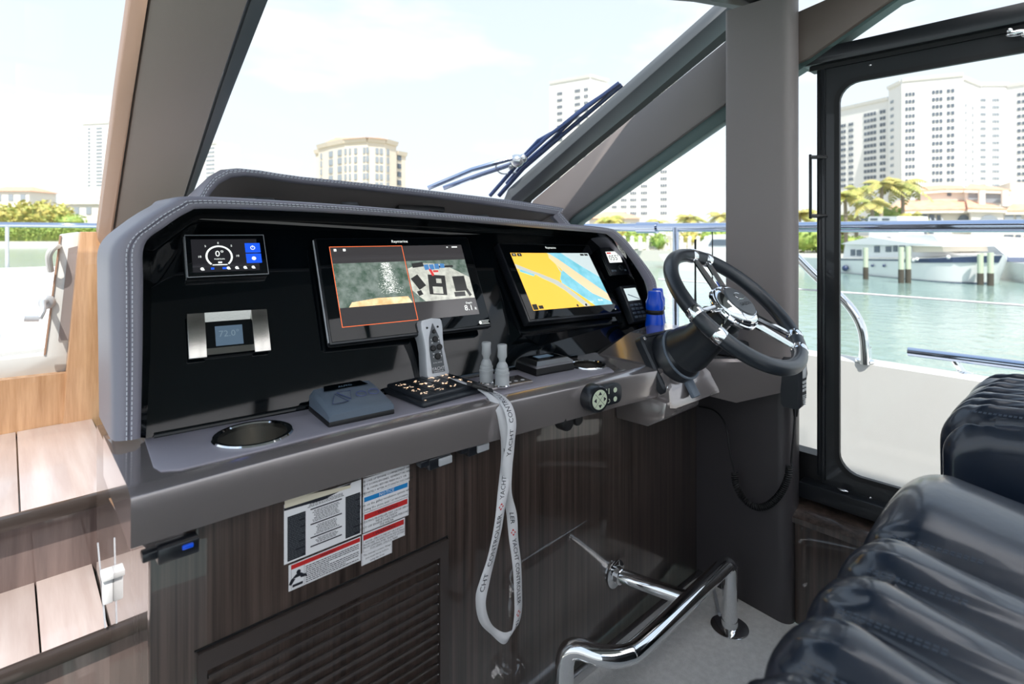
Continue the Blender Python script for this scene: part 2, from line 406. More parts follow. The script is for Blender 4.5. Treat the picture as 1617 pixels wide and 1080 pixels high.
# dotted frit along pane edges
b = B()
for i in range(130):
    for j in range(4):
        r = .0016 * (1 - j * .2)
        b.disc((0, 0, 0), r, 6, Matrix.Translation((XW + .016, .648 - j * .0042 - (i % 2) * .002, .46 + i * .0085)) @ Matrix.Rotation(PI / 2, 4, 'Y'))
for i in range(60):
    p = X_(1290, 92, XW + .026).lerp(X_(1425, -5, XW + .026), i / 59)
    for j in range(4):
        b.disc((0, 0, 0), .0018 * (1 - j * .2), 6, Matrix.Translation(p + V((0, -j * .004, j * .0045))) @ Matrix.Rotation(PI / 2, 4, 'Y'))
obj('frit_dots', b, 'rubber', win, smooth=0, kind='stuff')
b = B()
for z in (1.545, .385):
    for y in (.44, -.1):
        b.ball((XW - .014, y, z), .004)
obj('screw', b, 'steel', win)
b = B(); hp = [X_(1305, 248, XW - .01), X_(1278, 248, XW - .05), X_(1278, 341, XW - .05), X_(1305, 341, XW - .01)]
b.prism([hp[1] + V((0, -.004, .008)), hp[1] + V((0, .002, .008)), hp[2] + V((0, .002, -.008)), hp[2] + V((0, -.004, -.008))], (.010, 0, 0), .002)
b.tube([hp[0], hp[1] + V((.005, 0, 0))], .0055, 8); b.tube([hp[3], hp[2] + V((.005, 0, 0))], .0055, 8)
obj('pull_handle', b, 'black_frame', win)
b = B(); q = X_(1606, 52, XW - .04); b.ball(q, (.008, .02, .008)); b.ball(q + V((0, .012, .008)), .007); b.ball(q + V((0, -.012, -.006)), .007); b.tube([q, q + V((.03, 0, .012))], .004, 8); obj('latch', b, 'chrome', win)
q = V((XW - .035, .50, .392)); b = B(); b.ball(q, (.006, .014, .004)); obj('roller', b, 'chrome', win)

# ---- windscreen panes
ws = bpy.data.objects.new('window_2', None); COL.objects.link(ws); WM[ws] = Matrix(); ws['kind'] = 'structure'; ws['label'] = 'raked windscreen ahead of the console'
b = B(); b.prism([P_(u, v, WP0, WN) for u, v in ((395, -60), (1182, -20), (1010, 155), (815, 330), (300, 330))], WN * .006); obj('pane', b, 'clear_glass', ws, smooth=0)
b = B(); b.prism([P_(u, v, MP0 + V((0, .05, 0)), MN) for u, v in ((215, -60), (150, 400), (-700, 400), (-700, -60))], (0, .006, 0)); obj('pane', b, 'clear_glass', ws, smooth=0)
b = B(); b.prism([P_(u, v, AP0 + AN * .04, AN) for u, v in ((1190, 140), (1190, 420), (880, 420), (905, 350))], AN * .005); obj('pane', b, 'clear_glass', ws, smooth=0)
b = B()
p, q = P_(1152, 8, WP0, WN), P_(1000, 142, WP0, WN)
up = (q - p).cross(WN).normalized()
if up.z < 0: up = -up
for i in range(150):
    c = p.lerp(q, i / 100)
    for j in range(3): b.disc((0, 0, 0), .0022 * (1 - j * .25), 6, frame(c + up * (.004 + .006 * j) + (q - p).normalized() * (.003 * (j % 2)) - WN * .002, q - p, up))
obj('frit_dots', b, 'rubber', ws, smooth=0, kind='stuff')

# ---- port side: dash ledges, wooden post, white hatch frame
def ledge_board(parent, x0, x1, y0, y1, z, m):
    b = B(); b.box(((x0 + x1) / 2, (y0 + y1) / 2, z - .008), (x1 - x0 - .003, y1 - y0 - .003, .016), bev=.0012); return obj('panel', b, m, parent, smooth=30)
st = thing('companionway_steps', 'companionway ledges in sunlit-toned veneer stepping down left of the black console', 'steps', (-.4, 1.5, 0))
for x0, x1 in ((-1.5, -.62), (-.62, .02), (.02, .20)): ledge_board(st, x0, x1, 1.565, 2.2, .505, 'sunlit_veneer')
for x0, x1 in ((-1.5, -.55), (-.55, .045), (.045, .145)): ledge_board(st, x0, x1, 1.31, 1.60, .336, 'sunlit_veneer')
b = B(); b.box((-.66, 1.556, .492), (1.70, .022, .030), bev=.006); obj('nosing', b, 'ebony_plain', st)
b = B(); b.box((-.66, 1.30, .326), (1.64, .022, .028), bev=.006); obj('nosing', b, 'ebony_plain', st)
b = B(); b.box((-.66, 1.60, .40), (1.66, .03, .17)); obj('riser', b, 'walnut', st)
b = B(); b.box((-.66, 1.325, .15), (1.64, .03, .34)); obj('riser', b, 'walnut', st)
b = B(); b.box((-.66, 1.9, .15), (1.72, .6, .68)); obj('carcass', b, 'ebony_plain', st, smooth=0)
b = B(); y = 2.2
b = poly_y([(-400, 640), (0, 601), (105, 589), (97, 690), (0, 712), (-400, 780)], y, .04); struct(obj('wall_front', b, 'amber_wood', smooth=0))
b = poly_y([(127, 366), (190, 366), (190, 700), (97, 700), (105, 590)], y - .012, .05, bev=.003); struct(obj('trim_15', b, 'amber_wood'))
hf = bpy.data.objects.new('window_3', None); COL.objects.link(hf); WM[hf] = Matrix(); hf['kind'] = 'structure'; hf['label'] = 'white framed forward hatch left of the wooden post'
y = 2.235
b = poly_y([(96, 370), (126, 366), (107, 560), (104, 589), (0, 603), (-500, 668), (-500, 630), (0, 568), (70, 560)], y, .06, bev=.004); obj('hatch_frame', b, 'white_gel', hf)
b = poly_y([(108, 392), (124, 388), (108, 537), (92, 538)], y - .004, .006); obj('seal_strip', b, 'pillar_taupe', hf)
b = poly_y([(94, 372), (97, 372), (72, 560), (69, 561)], y - .004, .006); obj('hinge_line', b, 'pillar_brown', hf)
b = poly_y([(0, 601), (104, 588), (104, 590.5), (0, 603.5)], y - .02, .02); obj('shadow_gap', b, 'rubber', hf)
b = B(); q = Y_(75, 475, y - .05); b.tube([Y_(38, 503, y - .10), Y_(62, 503, y - .10)], .009, 10); b.tube(smooth_path([Y_(62, 503, y - .10), Y_(68, 490, y - .09), Y_(68, 478, y - .06), Y_(74, 475, y)]), .008, 10); b.ball(Y_(74, 477, y - .01), (.022, .01, .022)); obj('hatch_handle', b, 'silver_plastic', hf)
b = B(); b.tube(smooth_path([Y_(80, 428, y - .02), Y_(77, 405, y - .05), Y_(84, 392, y - .05), Y_(92, 389, y)]), .009, 10); obj('hatch_stay', b, 'white_gel', hf)
# slim glass edge with a white catch on the ledge beside the console
gl = thing('cabinet_door', 'slim clear cabinet door edge with a small white catch beside the console', 'door', Z_(165, 990, .336))
a0, a1 = Y_(153, 858, 1.36), Y_(165, 992, 1.29)
b = B(); b.prism([a0, a1, a1 + V((.003, .0, 0)), a0 + V((.003, 0, 0))], (0, .003, 0)); obj('door_edge', b, 'steel', gl)
b = B(); c = Y_(170, 927, 1.27); b.box(c, (.016, .02, .055), bev=.003); b.box(c + V((0, 0, .024)), (.020, .03, .012), bev=.002); obj('catch', b, 'white_print', gl)
# ------------------------------------------------------------------ helm console
con = thing('helm_console', 'taupe and black helm console with stitched leather surround and dark wood base', 'console', (.8, 1.0, 0))
TZ = .754
def yb(x): return 1.105 - .087 * x
FR = [(.12, .874), (.28, .876), (.437, .872), (.60, .860), (.75, .844), (.92, .823), (1.088, .801), (1.24, .775)]
def yf(x):
    for (a, ya), (c, yc) in zip(FR, FR[1:]):
        if x <= c: return ya + (yc - ya) * (x - a) / (c - a)
    return FR[-1][1]
rings = []
for i in range(25):
    x = .12 + (1.235 - .12) * i / 24; y = yf(x); fz = .676 - .006 * math.sin(PI * i / 24)
    rr_ = .007
    prof = [(y + .010, fz), (y + .001, fz + .005), (y, TZ - .0095), (y + .0012, TZ - .0065), (y + .004, TZ - .0055), (y + .026, TZ - .0008), (y + .031, TZ), (yb(x) + .06, TZ), (yb(x) + .06, fz + .01)]
    rings.append([(x, p[0], p[1]) for p in prof])
b = B(); b.loft(rings)
# outboard end cap running back and down
b.prism([(.118, .878, .744), (.118, .882, .676), (.118, 1.11, .640), (.118, 1.27, .66), (.118, 1.27, .750), (.118, .91, .750)], (.03, 0, 0), .003)
shelf = obj('shelf', b, 'taupe_gloss', con, smooth=40)
b = B(); b.prism([(.122, .885, .690), (.150, .888, .655), (.15, 1.12, .600), (.122, 1.12, .66)], (.05, 0, 0), .003); obj('under_lip', b, 'taupe_gloss', con)
# leather inlay
b = B(); top = []
pts = [(.168, 1.085), (.158, .95), (.163, .925), (.185, .911)] + [(x, yf(x) + .031) for x in (.3, .437, .6, .75, .92, 1.06)] + [(1.10, yf(1.1) + .03), (1.12, yf(1.1) + .06), (1.10, yb(1.1) - .035), (.9, yb(.9) - .022), (.44, yb(.44) - .018), (.19, yb(.19) - .012)]
b.prism([(x, y, TZ - .002) for x, y in pts], (0, 0, .0045), .0015); obj('inlay', b, 'inlay_leather', con)
# wood front and outboard return
b = B(); b.box(((.146 + 1.63) / 2, .912, .345), (1.63 - .146, .024, .67), bev=.002); obj('front_panel', b, 'ebony', con, smooth=30)
b = B(); b.box((.156, 1.22, .34), (.02, .60, .66)); obj('side_panel', b, 'ebony', con, smooth=0)

# louvred vent
vx0, vx1, vz0, vz1 = .203, .646, .10, .488; fy = .899
vent = obj('vent_grille', B().box(((vx0 + vx1) / 2, fy + .004, (vz0 + vz1) / 2), (vx1 - vx0 - .03, .002, vz1 - vz0 - .03)), 'rubber', con, smooth=0)
b = B()
O = [(vx0, vz0), (vx1, vz0), (vx1, vz1), (vx0, vz1)]; I = [(vx0 + .012, vz0 + .03), (vx1 - .02, vz0 + .03), (vx1 - .02, vz1 - .028), (vx0 + .012, vz1 - .028)]
b.loft([[(x, fy + .003, z) for x, z in O], [(x, fy - .008, z) for x, z in O], [(x, fy - .008, z) for x, z in I], [(x, fy + .003, z) for x, z in I]], True, False, True)
obj('vent_frame', b, 'ebony_plain', vent, smooth=30)
b = B(); g = .0018
for x0, z0, x1, z1 in ((vx0 - .003, vz1 + .0015, vx1 + .003, vz1 + .0035), (vx1 + .0015, vz0, vx1 + .0035, vz1)): b.box(((x0 + x1) / 2, fy, (z0 + z1) / 2), (x1 - x0, .003, z1 - z0))
obj('seam', b, 'rubber', vent, smooth=0)
b = B(); cx_, ln = (vx0 + vx1) / 2 - .004, vx1 - vx0 - .036
b.prism([(cx_ - ln / 2, fy + .002, -.0075), (cx_ - ln / 2, fy - .0065, -.0015), (cx_ - ln / 2, fy - .0065, .0025), (cx_ - ln / 2, fy + .002, -.001)], (ln, 0, 0))
z = vz1 - .040; s0 = obj('slat', b, 'ebony_plain', vent, smooth=0); s0.location.z = z
for i in range(1, 16):
    c = copy_of(s0); c.location.z = z - i * .0196
b = B()
for i in range(16): b.ball((vx1 - .024, fy - .0065, z - i * .0196 + .001), .0014, u=6, v=4)
obj('pin', b, 'steel', vent, kind='stuff')

# --- leather surround (two planes: FP for the pad, PP for the instrument face)
FP0 = V((0, 1.085, .754)); FN = V((-.087, -1, .17)).normalized()
PP0 = V((0, 1.105, .754)); PN = V((-.087, -1, .543)).normalized()
EX = V((1, -.087, 0)).normalized(); PU = (PN.cross(EX)).normalized()
OUT = [(176, 697), (174, 560), (172, 450), (176, 390), (215, 352), (262, 322), (300, 309), (480, 318), (650, 331), (860, 350), (950, 358), (977, 367), (1006, 400), (1032, 435), (1038, 455), (1044, 500), (1050, 545)]
INN = [(222, 692), (225, 560), (226, 450), (228, 387), (260, 358), (298, 334), (330, 328), (480, 333), (650, 343), (860, 360), (946, 367), (966, 373), (992, 400), (1017, 437), (1025, 458), (1030, 505), (1034, 550)]
PAN = [(230, 693), (237, 560), (239, 450), (241, 398), (278, 371), (302, 353), (318, 349), (480, 354), (650, 361), (860, 372), (950, 379), (958, 382), (978, 407), (999, 442), (1006, 460), (1020, 505), (1034, 551)]
def dens(pts, k=5):
    return [(p.x, p.y) for p in smooth_path([(u, v, 0) for u, v in pts], k)]
def lin(pts, k=5):
    out = []
    for a, c in zip(pts, pts[1:]):
        for q in range(k): out.append((a[0] + (c[0] - a[0]) * q / k, a[1] + (c[1] - a[1]) * q / k))
    return out + [pts[-1]]
oo = [P_(u, v, FP0, FN) for u, v in dens(OUT)]; ii = [P_(u, v, FP0, FN) for u, v in dens(INN)]; pp = [P_(u, v, PP0, PN) for u, v in lin(PAN)]
rings = []; n = len(oo)
for i in range(n):
    o_, i_ = oo[i], ii[i]; back = V((0, .16, 0)); w_ = i_ - o_; N = FN; bl = min(w_.length * .25, .012)
    rings.append([o_ + back, o_ + V((0, .03, 0)) , o_ + V((0, .012, 0)) + w_ * .02, o_ + w_ * .10 + N * .002, o_ + w_ * .3 + N * .008, o_ + w_ * .52 + N * .0085, o_ + w_ * .58 + N * .005, o_ + w_ * .64 + N * .0085, o_ + w_ * .85 + N * .006, i_ + N * -.002, i_ - N * .008])
b = B(); b.loft(rings, False, False)
sur = obj('leather_surround', b, 'grey_leather', con, smooth=60)
b = B()
def stitch(b, path, L_=.0052, gap=.0078, r=.0008):
    d = 0; acc = 0
    for a, c in zip(path, path[1:]):
        seg = (c - a).length
        while acc <= seg:
            t = a.lerp(c, acc / seg) if seg > 0 else a; dr = (c - a).normalized()
            b.tube([t, t + dr * L_], r, 4); acc += gap
        acc -= seg
for k in (.50, .67): stitch(b, [oo[i] + (ii[i] - oo[i]) * k + FN * .0092 for i in range(n)])
obj('stitching', b, 'thread', sur, smooth=0, kind='stuff')
# black bezel between pad and instrument face
b = B(); b.loft([[ii[i] - FN * .004, ii[i] - FN * .010 + (pp[i] - ii[i]) * .05, pp[i] + PN * .006, pp[i] + PN * .0015, pp[i] + (pp[(i + 3) % n] - pp[i]) * 0 - PN * .001] for i in range(n)], False, False)
obj('bezel', b, 'black_gloss', con, smooth=25)
b = B(); b.tube([p + PN * .005 for p in pp[15:-5]], .0016, 8); obj('bead', b, 'black_gloss', con)
b = B(); b.bm.faces.new([b.bm.verts.new(p) for p in pp]); bmesh.ops.triangulate(b.bm, faces=b.bm.faces[:]); obj('instrument_panel', b, 'black_gloss', con, smooth=0)
# gloss cove where panel meets shelf
b = B(); b.tube([(x, yb(x) - .010, TZ + .004) for x in (.18, .5, .9, 1.15)], .006, 10); obj('cove', b, 'black_gloss', con)
# raised black fairing behind the chart display
b = B()
bl_, tl_, br_, tr_ = V((.995, 1.02, .865)), V((.995, 1.161, 1.068)), V((1.366, 1.0, .854)), V((1.366, 1.14, 1.06))
MF = frame(bl_, V((.371, -.02, -.011)), (0, .141, .203))
b.loft([[MF @ V(p) for p in ((-.02, .255, -.034), (.395, .255, -.034), (.395, -.018, -.034), (-.012, -.018, -.034))],
        [MF @ V(p) for p in ((-.06, .262, -.10), (.42, .262, -.09), (.42, -.05, -.08), (-.06, -.05, -.08))]])
b.prism([MF @ V((-.01, -.016, -.036)), MF @ V((.39, -.016, -.036)), V((1.42, 1.0, .77)), V((1.10, 1.03, .765))], (0, .03, 0))
obj('display_fairing', b, 'black_gloss', con, smooth=20)
# small side speaker plate in the right cheek
q = P_(1010, 425, PP0 + V((0, -.05, 0)), PN)
b = B(); M = frame(P_(1013, 424, FP0 + V((0, .03, 0)), FN), EX, PU)
b.prism([P_(u, v, FP0 + V((0, .028, 0)), FN) for u, v in ((998, 411), (1005, 408), (1022, 434), (1016, 440))], FN * .006, .001); obj('side_plate', b, 'steel', con)

# --- upper brow behind
H0 = V((.39, 1.45, 1.255)); H1 = V((1.436, 1.35, 1.192)); HX = (H1 - H0); HN = V((-.095, -1, .12)).normalized()
hO = [(262, 400), (300, 330), (352, 267), (480, 278), (650, 296), (873, 324), (886, 334), (918, 372)]
hI = [(290, 400), (316, 335), (366, 279), (480, 289), (650, 307), (862, 336), (874, 343), (900, 372)]
ho = [P_(u, v, H0, HN) for u, v in dens(hO, 4)]; hi = [P_(u, v, H0, HN) for u, v in dens(hI, 4)]
b = B(); b.loft([[o_ + V((0, .35, -.06)), o_ + V((0, .02, 0)), o_ + (i_ - o_) * .2 + HN * .005, o_ + (i_ - o_) * .6 + HN * .006, i_, i_ - HN * .02] for o_, i_ in zip(ho, hi)], False, False)
brow = obj('brow', b, 'grey_leather', con, smooth=60)
b = B()
for k in (.35, .55): stitch(b, [o_ + (i_ - o_) * k + HN * .0065 for o_, i_ in zip(ho, hi)], .006, .0095, .0010)
obj('stitching', b, 'thread', brow, smooth=0, kind='stuff')
# recessed face of the brow: sloping soffit and back board with speaker humps
b = B(); b.loft([[i_ - HN * .018, V((i_.x + (.04 if i_.x < .6 else -.03 if i_.x > 1.35 else 0), i_.y + .10, min(i_.z, H0.z + (i_.x - .39) * -.06) - .045))] for i_ in hi], False, False)
obj('brow_soffit', b, 'taupe_leather', con, smooth=60)
b = B(); b.prism([V((.42, 1.56, 1.02)), V((1.42, 1.46, 1.0)), V((1.42, 1.46, 1.14)), V((.42, 1.56, 1.2))], (0, .02, 0)); obj('brow_back', b, 'pillar_slate', con)
b = B()
for u, v in ((418, 320), (552, 326), (760, 345), (842, 352)):
    q = P_(u, v, H0 + V((0, .08, 0)), HN); b.lathe([(.0, .012), (.022, .012), (.026, .006), (.026, -.01)], Matrix.Translation(q) , 20)
obj('speaker_ring', b, 'pillar_slate', con, kind='stuff')
q = P_(664, 331, H0 + V((0, .07, 0)), HN); b = B(); b.box((0, 0, 0), (.16, .02, .03), frame(q, EX, (0, .3, 1)), .004); obj('air_slot', b, 'rubber', con)
# deck between surround and brow
b = B(); b.prism([V((.20, 1.27, 1.135)), V((1.36, 1.17, 1.07)), V((1.46, 1.45, 1.07)), V((.36, 1.55, 1.13))], (0, 0, -.006)); obj('top_deck', b, 'taupe_leather', con)

# --- right-hand wheel pod
WNORM = V((0, -.667, .745)); WUP = V((0, .745, .667)); WC = V((1.282, .612, .919))
b = B()
b.loft([[(1.215, .745, .66), (1.215, .748, .70), (1.222, .80, .757), (1.222, .97, .757), (1.222, 1.03, .72), (1.222, .90, .655)],
        [(1.235, .742, .655), (1.24, .752, .71), (1.262, .838, .822), (1.268, .90, .822), (1.25, .985, .765), (1.262, .90, .645)],
        [(1.45, .735, .655), (1.45, .752, .71), (1.45, .838, .822), (1.47, .94, .822), (1.47, 1.03, .765), (1.45, .90, .645)]])
obj('wheel_pod', b, 'taupe_gloss', con, smooth=25)
b = B(); b.prism([(1.20, .745, .675), (1.20, .90, .69), (1.20, .90, .60), (1.20, .80, .602), (1.20, .752, .632)], (.17, 0, 0), .005); obj('pod_chin', b, 'taupe_gloss', con)
plan = [(1.36, .86), (1.40, .785), (1.487, .705), (1.60, .60), (1.66, .585), (1.70, .60), (1.70, 1.05), (1.36, 1.05)]
zb = [.66, .655, .625, .66, .675, .70, .70, .66]
b = B(); b.loft([[(x, y, z) for (x, y), z in zip(plan, zb)], [(x, y - .004, .70) for x, y in plan], [(x, y, .738) for x, y in plan], [(x, y + .010, .745) for x, y in plan]])
bmesh.ops.recalc_face_normals(b.bm, faces=b.bm.faces[:]); obj('corner_pod', b, 'taupe_gloss', con, smooth=20)
b = B(); b.prism([Z_(0, 1, 0) * 0 + V((1.30, 1.06, .70)), V((1.68, 1.02, .70)), V((1.68, 1.05, .80)), V((1.46, 1.1, .93)), V((1.30, 1.12, .93))], (0, .05, 0)); obj('pod_back', b, 'black_satin', con)

# ------------------------------------------------------------------ displays and fittings
def lrect(M, m, parent, name, rects, z, label=None):
    b = B()
    for r in rects: b.rect(*r, z)
    return obj(name, b, m, parent, local=True, smooth=0, label=label, kind='stuff' if name in ('icon', 'menu_key', 'menu_mark') else None)
def lpoly(m, parent, name, polys, z):
    b = B()
    for p in polys: b.face([(x, y, z) for x, y in p])
    bmesh.ops.triangulate(b.bm, faces=b.bm.faces[:])
    return obj(name, b, m, parent, local=True, smooth=0)
def ltext(m, parent, name, items, z):
    b = B()
    for it in items:
        s, x, y, size = it[:4]; al = it[4] if len(it) > 4 else 'CENTER'
        b.text(s, size, lambda p: V((x + p.x, y + p.y, z)), al)
    return obj(name, b, m, parent, local=True, smooth=0)

# MFD 1: camera views
M = frame((.4896, 1.09, .865), (.396, -.053, 0), (0, .122, .221)); W_, H_ = .400, .252
d = thing('chart_display', 'larger left touchscreen showing split camera views of water and boat', 'display', M)
b = B(); b.box((W_ / 2, H_ / 2, -.012), (W_, H_, .022), bev=.006); obj('housing', b, 'black_satin', d, local=True)
b = B(); b.box((W_ / 2, H_ / 2, .0005), (W_ - .010, H_ - .010, .003), bev=.001); obj('glass', b, 'black_gloss', d, local=True)
b = B(); b.box((W_ / 2, H_ / 2, -.035), (W_ - .05, H_ - .05, .03)); obj('rear_case', b, 'black_plastic', d, local=True)
b = B(); b.tube([(-.0005, .006, -.004), (-.0005, H_ - .006, -.004)], .0018, 8); obj('edge_strip', b, 'silver_plastic', d, local=True)
sx0, sy0, sx1, sy1 = .030, .034, .370, .226; mid = (sx0 + sx1) / 2 + .005
scr = lrect(M, 'scr_grey', d, 'screen', [(sx0, sy0, sx1, sy1)], .0024)
y0, y1 = .078, .184
lrect(M, 'scr_water', scr, 'camera_view', [(sx0 + .001, y0, mid, y1)], .0027)
random.seed(3); b = B()
for i in range(1100):
    t = random.random(); x = mid - .050 + random.gauss(0, .005 + .007 * (1 - t)); yy = y0 + .026 + t * (y1 - y0 - .028); s = random.uniform(.0003, .0013)
    b.face([(x - s * 1.5, yy, .0029), (x, yy - s * .6, .0029), (x + s * 1.5, yy, .0029), (x, yy + s * .6, .0029)])
obj('glitter', b, 'scr_glit', scr, local=True, smooth=0, kind='stuff')
lpoly('scr_deck', scr, 'deck_edge', [[(sx0 + .022, y0), (mid - .004, y0), (mid - .012, y0 + .016), (sx0 + .09, y0 + .017), (sx0 + .03, y0 + .011)]], .0030)
lrect(M, 'scr_boatgrey', scr, 'camera_view', [(mid + .002, y0, sx1 - .001, y1)], .0027)
lpoly('scr_water', scr, 'camera_sea', [[(mid + .002, y1), (mid + .002, y1 - .02), (mid + .04, y1 - .006), (mid + .10, y1 - .012), (sx1 - .001, y1 - .05), (sx1 - .001, y1)], [(mid + .002, y0), (mid + .002, y0 + .03), (mid + .018, y0 + .012), (mid + .03, y0)]], .0029)
mk = lambda x, yy, w, h, a=0: [(mid + x + dx * w * math.cos(a) - dy * h * math.sin(a), y0 + yy + dx * w * math.sin(a) + dy * h * math.cos(a)) for dx, dy in ((-.5, -.5), (.5, -.5), (.5, .5), (-.5, .5))]
lpoly('scr_boatdark', scr, 'camera_seat', [mk(.022, .050, .022, .034, .5), mk(.070, .040, .046, .052, -.12), mk(.132, .040, .034, .040, 0), mk(.030, .095, .03, .012, .1), mk(.10, .088, .05, .006, 0), mk(.125, .012, .03, .012), mk(.02, .022, .012, .012, .3), mk(.15, .015, .008, .02, .4)], .0031)
lpoly('scr_solar', scr, 'camera_panel', [mk(.052, .088, .012, .014, .1), mk(.066, .088, .012, .014, .05), mk(.080, .089, .012, .014, 0), mk(.095, .090, .012, .012, -.05)], .0033)
lpoly('scr_red', scr, 'camera_cushion', [mk(.062, .074, .007, .020, .3), mk(.074, .076, .014, .005, .0)], .0033)
lpoly('scr_boatgrey', scr, 'camera_table', [mk(.068, .026, .026, .018, -.1), mk(.076, .05, .014, .012, -.1)], .0034)
b = B()
for x0_, yy0, x1_, yy1 in ((sx0, sy0, mid, sy0 + .0012), (sx0, sy1 - .0012, mid, sy1), (sx0, sy0, sx0 + .0013, sy1), (mid - .0013, sy0, mid, sy1)): b.rect(x0_, yy0, x1_, yy1, .0036)
obj('focus_border', b, 'scr_orange', scr, local=True, smooth=0)
ltext('scr_white', scr, 'lettering', [('8.1', sx1 - .026, sy0 + .018, .020), ('ft', sx1 - .007, sy0 + .015, .010), ('Depth', sx1 - .022, sy0 + .031, .007)], .0036)
lrect(M, 'scr_white', scr, 'icon', [(sx0 + .009, sy1 - .012, sx0 + .015, sy1 - .006), (sx0 + .030, sy1 - .012, sx0 + .036, sy1 - .006), (sx1 - .045, sy1 - .008, sx1 - .041, sy1 - .005), (sx1 - .03, sy1 - .008, sx1 - .014, sy1 - .005)], .0036)
ltext('scr_white', d, 'lettering', [('Raymarine', W_ / 2 + .002, H_ - .014, .010)], .0024)
b = B(); b.disc((W_ - .034, .012, .0024), .0036, 14)
for k in range(5): b.rect(W_ - .029 + k * .004, .010, W_ - .0282 + k * .004, .014, .0024)
b.rect(W_ - .036, .0078, W_ - .008, .0084, .0024); b.rect(W_ - .036, .0160, W_ - .008, .0166, .0024); obj('key_marks', b, 'scr_white', d, local=True, smooth=0)

# MFD 2: chart
xa = V((.371, -.02, -.011)); M = frame((.995, 1.02, .865), xa, (0, .141, .203)); W_, H_ = .372, .247
d = thing('chart_display', 'touchscreen with yellow and blue sea chart, nearer the steering wheel', 'display', M)
b = B(); b.box((W_ / 2, H_ / 2, -.014), (W_, H_, .028), bev=.004); obj('housing', b, 'black_satin', d, local=True)
b = B(); b.box((W_ / 2, H_ / 2, .0005), (W_ - .010, H_ - .010, .003), bev=.001); obj('glass', b, 'black_gloss', d, local=True)
sx0, sy0, sx1, sy1 = .028, .030, .345, .212
scr = lrect(M, 'scr_land', d, 'screen', [(sx0, sy0, sx1, sy1)], .0024)
q = lambda a, c: (sx0 + a * (sx1 - sx0), sy0 + (1 - c) * (sy1 - sy0))
lpoly('scr_sea', scr, 'chart_water', [[q(.44, 0), q(.50, .15), q(.51, .22), q(.54, .33), q(.50, .42), q(.46, .56), q(.60, .75), q(.70, .9), q(.76, 1), q(1, 1), q(1, 0)]], .0026)
lpoly('scr_sand', scr, 'chart_shoal', [[q(.45, .0), q(.55, .12), q(.72, .38), q(.88, .62), q(1, .80), q(1, .95), q(.80, .78), q(.62, .48), q(.50, .24), q(.44, .1)]], .0028)
lpoly('scr_sea', scr, 'chart_channel', [[q(.49, .22), q(.52, .35), q(.68, .64), q(.90, .98), q(.78, 1), q(.50, .62), q(.46, .50), q(.51, .38)]], .0030)
lpoly('scr_pale', scr, 'chart_deep', [[q(.62, 0), q(.80, .24), q(1, .48), q(1, 0)]], .0030)
lpoly('scr_road', scr, 'chart_fairway', [[q(0, .20), q(.18, .34), q(.24, .38), q(.42, .52), q(.50, .64), q(.70, 1), q(.62, 1), q(.46, .70), q(.36, .57), q(.24, .46), q(.20, .41), q(0, .28)]], .0032)
lpoly('scr_sea', scr, 'chart_creek', [[q(.03, .30), q(.18, .40), q(.16, .43), q(.02, .34)]], .0034)
lpoly('scr_sea', scr, 'chart_creek', [[q(.56, .0), q(.78, .24), q(.98, .52), q(1, .62), q(.86, .5), q(.68, .26), q(.50, .02)]], .0034)
lrect(M, 'scr_boatdark', scr, 'menu_key', [(sx0 + .002, sy1 - .012, sx0 + .018, sy1 - .002), (sx0 + .022, sy1 - .012, sx0 + .038, sy1 - .002), (sx0 + .001, sy0 + .001, sx0 + .018, sy0 + .018), (sx0 + .022, sy0 + .003, sx0 + .038, sy0 + .013), (sx0 + .165, sy0 + .001, sx0 + .172, sy0 + .008), (sx0 + .200, sy0 + .001, sx0 + .207, sy0 + .008), (sx1 - .04, sy1 - .010, sx1 - .024, sy1 - .003), (sx1 - .021, sy1 - .010, sx1 - .006, sy1 - .003)], .0036)
ltext('scr_cream', scr, 'lettering', [('34', sx0 + .010, sy1 - .007, .007), ('ft', sx0 + .030, sy1 - .007, .006), ('26.1', sx1 - .085, sy0 + .012, .009), ('80.06', sx1 - .045, sy0 + .016, .009)], .0038)
ltext('scr_white', d, 'lettering', [('Raymarine', W_ * .52, H_ - .016, .010)], .0024)
lrect(M, 'scr_white', d, 'power_mark', [(W_ - .026, .012, W_ - .022, .014)], .0024)

def panel_box(px, off, inflate=0):
    pts = [P_(u, v, PP0 + PN * off, PN) for u, v in px]          # TL TR BR BL
    o = (pts[0] + pts[3]) / 2; o2 = (pts[1] + pts[2]) / 2
    w = (o2 - o).length; x = (o2 - o)
    h = ((pts[0] - pts[3]).length + (pts[1] - pts[2]).length) / 2
    y = ((pts[0] - pts[3]) + (pts[1] - pts[2]))
    c = sum(pts, V()) / 4
    M = frame(c, EX, PU); return M, w, h
# trim angle display
M, w, h = panel_box([(290, 370), (415, 372), (426, 434), (297, 437)], .018)
d = thing('gauge_display', 'small black trim gauge screen with white dial and two blue keys', 'display', M)
b = B(); b.box((0, 0, -.010), (w, h, .020), bev=.002); obj('housing', b, 'black_gloss', d, local=True)
b = B()
for r in ((-w / 2, -h / 2, w / 2, -h / 2 + .001), (-w / 2, h / 2 - .001, w / 2, h / 2), (-w / 2, -h / 2, -w / 2 + .001, h / 2), (w / 2 - .001, -h / 2, w / 2, h / 2)): b.box(((r[0] + r[2]) / 2, (r[1] + r[3]) / 2, 0), (r[2] - r[0], r[3] - r[1], .0016))
obj('rim', b, 'silver_plastic', d, local=True)
b = B(); b.box((-w / 2 - .0008, 0, -.010), (.0014, h - .004, .014)); obj('side_glint', b, 'silver_plastic', d, local=True)
scr = lrect(M, 'scr_black', d, 'screen', [(-w / 2 + .010, -h / 2 + .010, w / 2 - .016, h / 2 - .010)], .0004)
cx_, cy_, R = -w * .105, -h * .03, h * .265
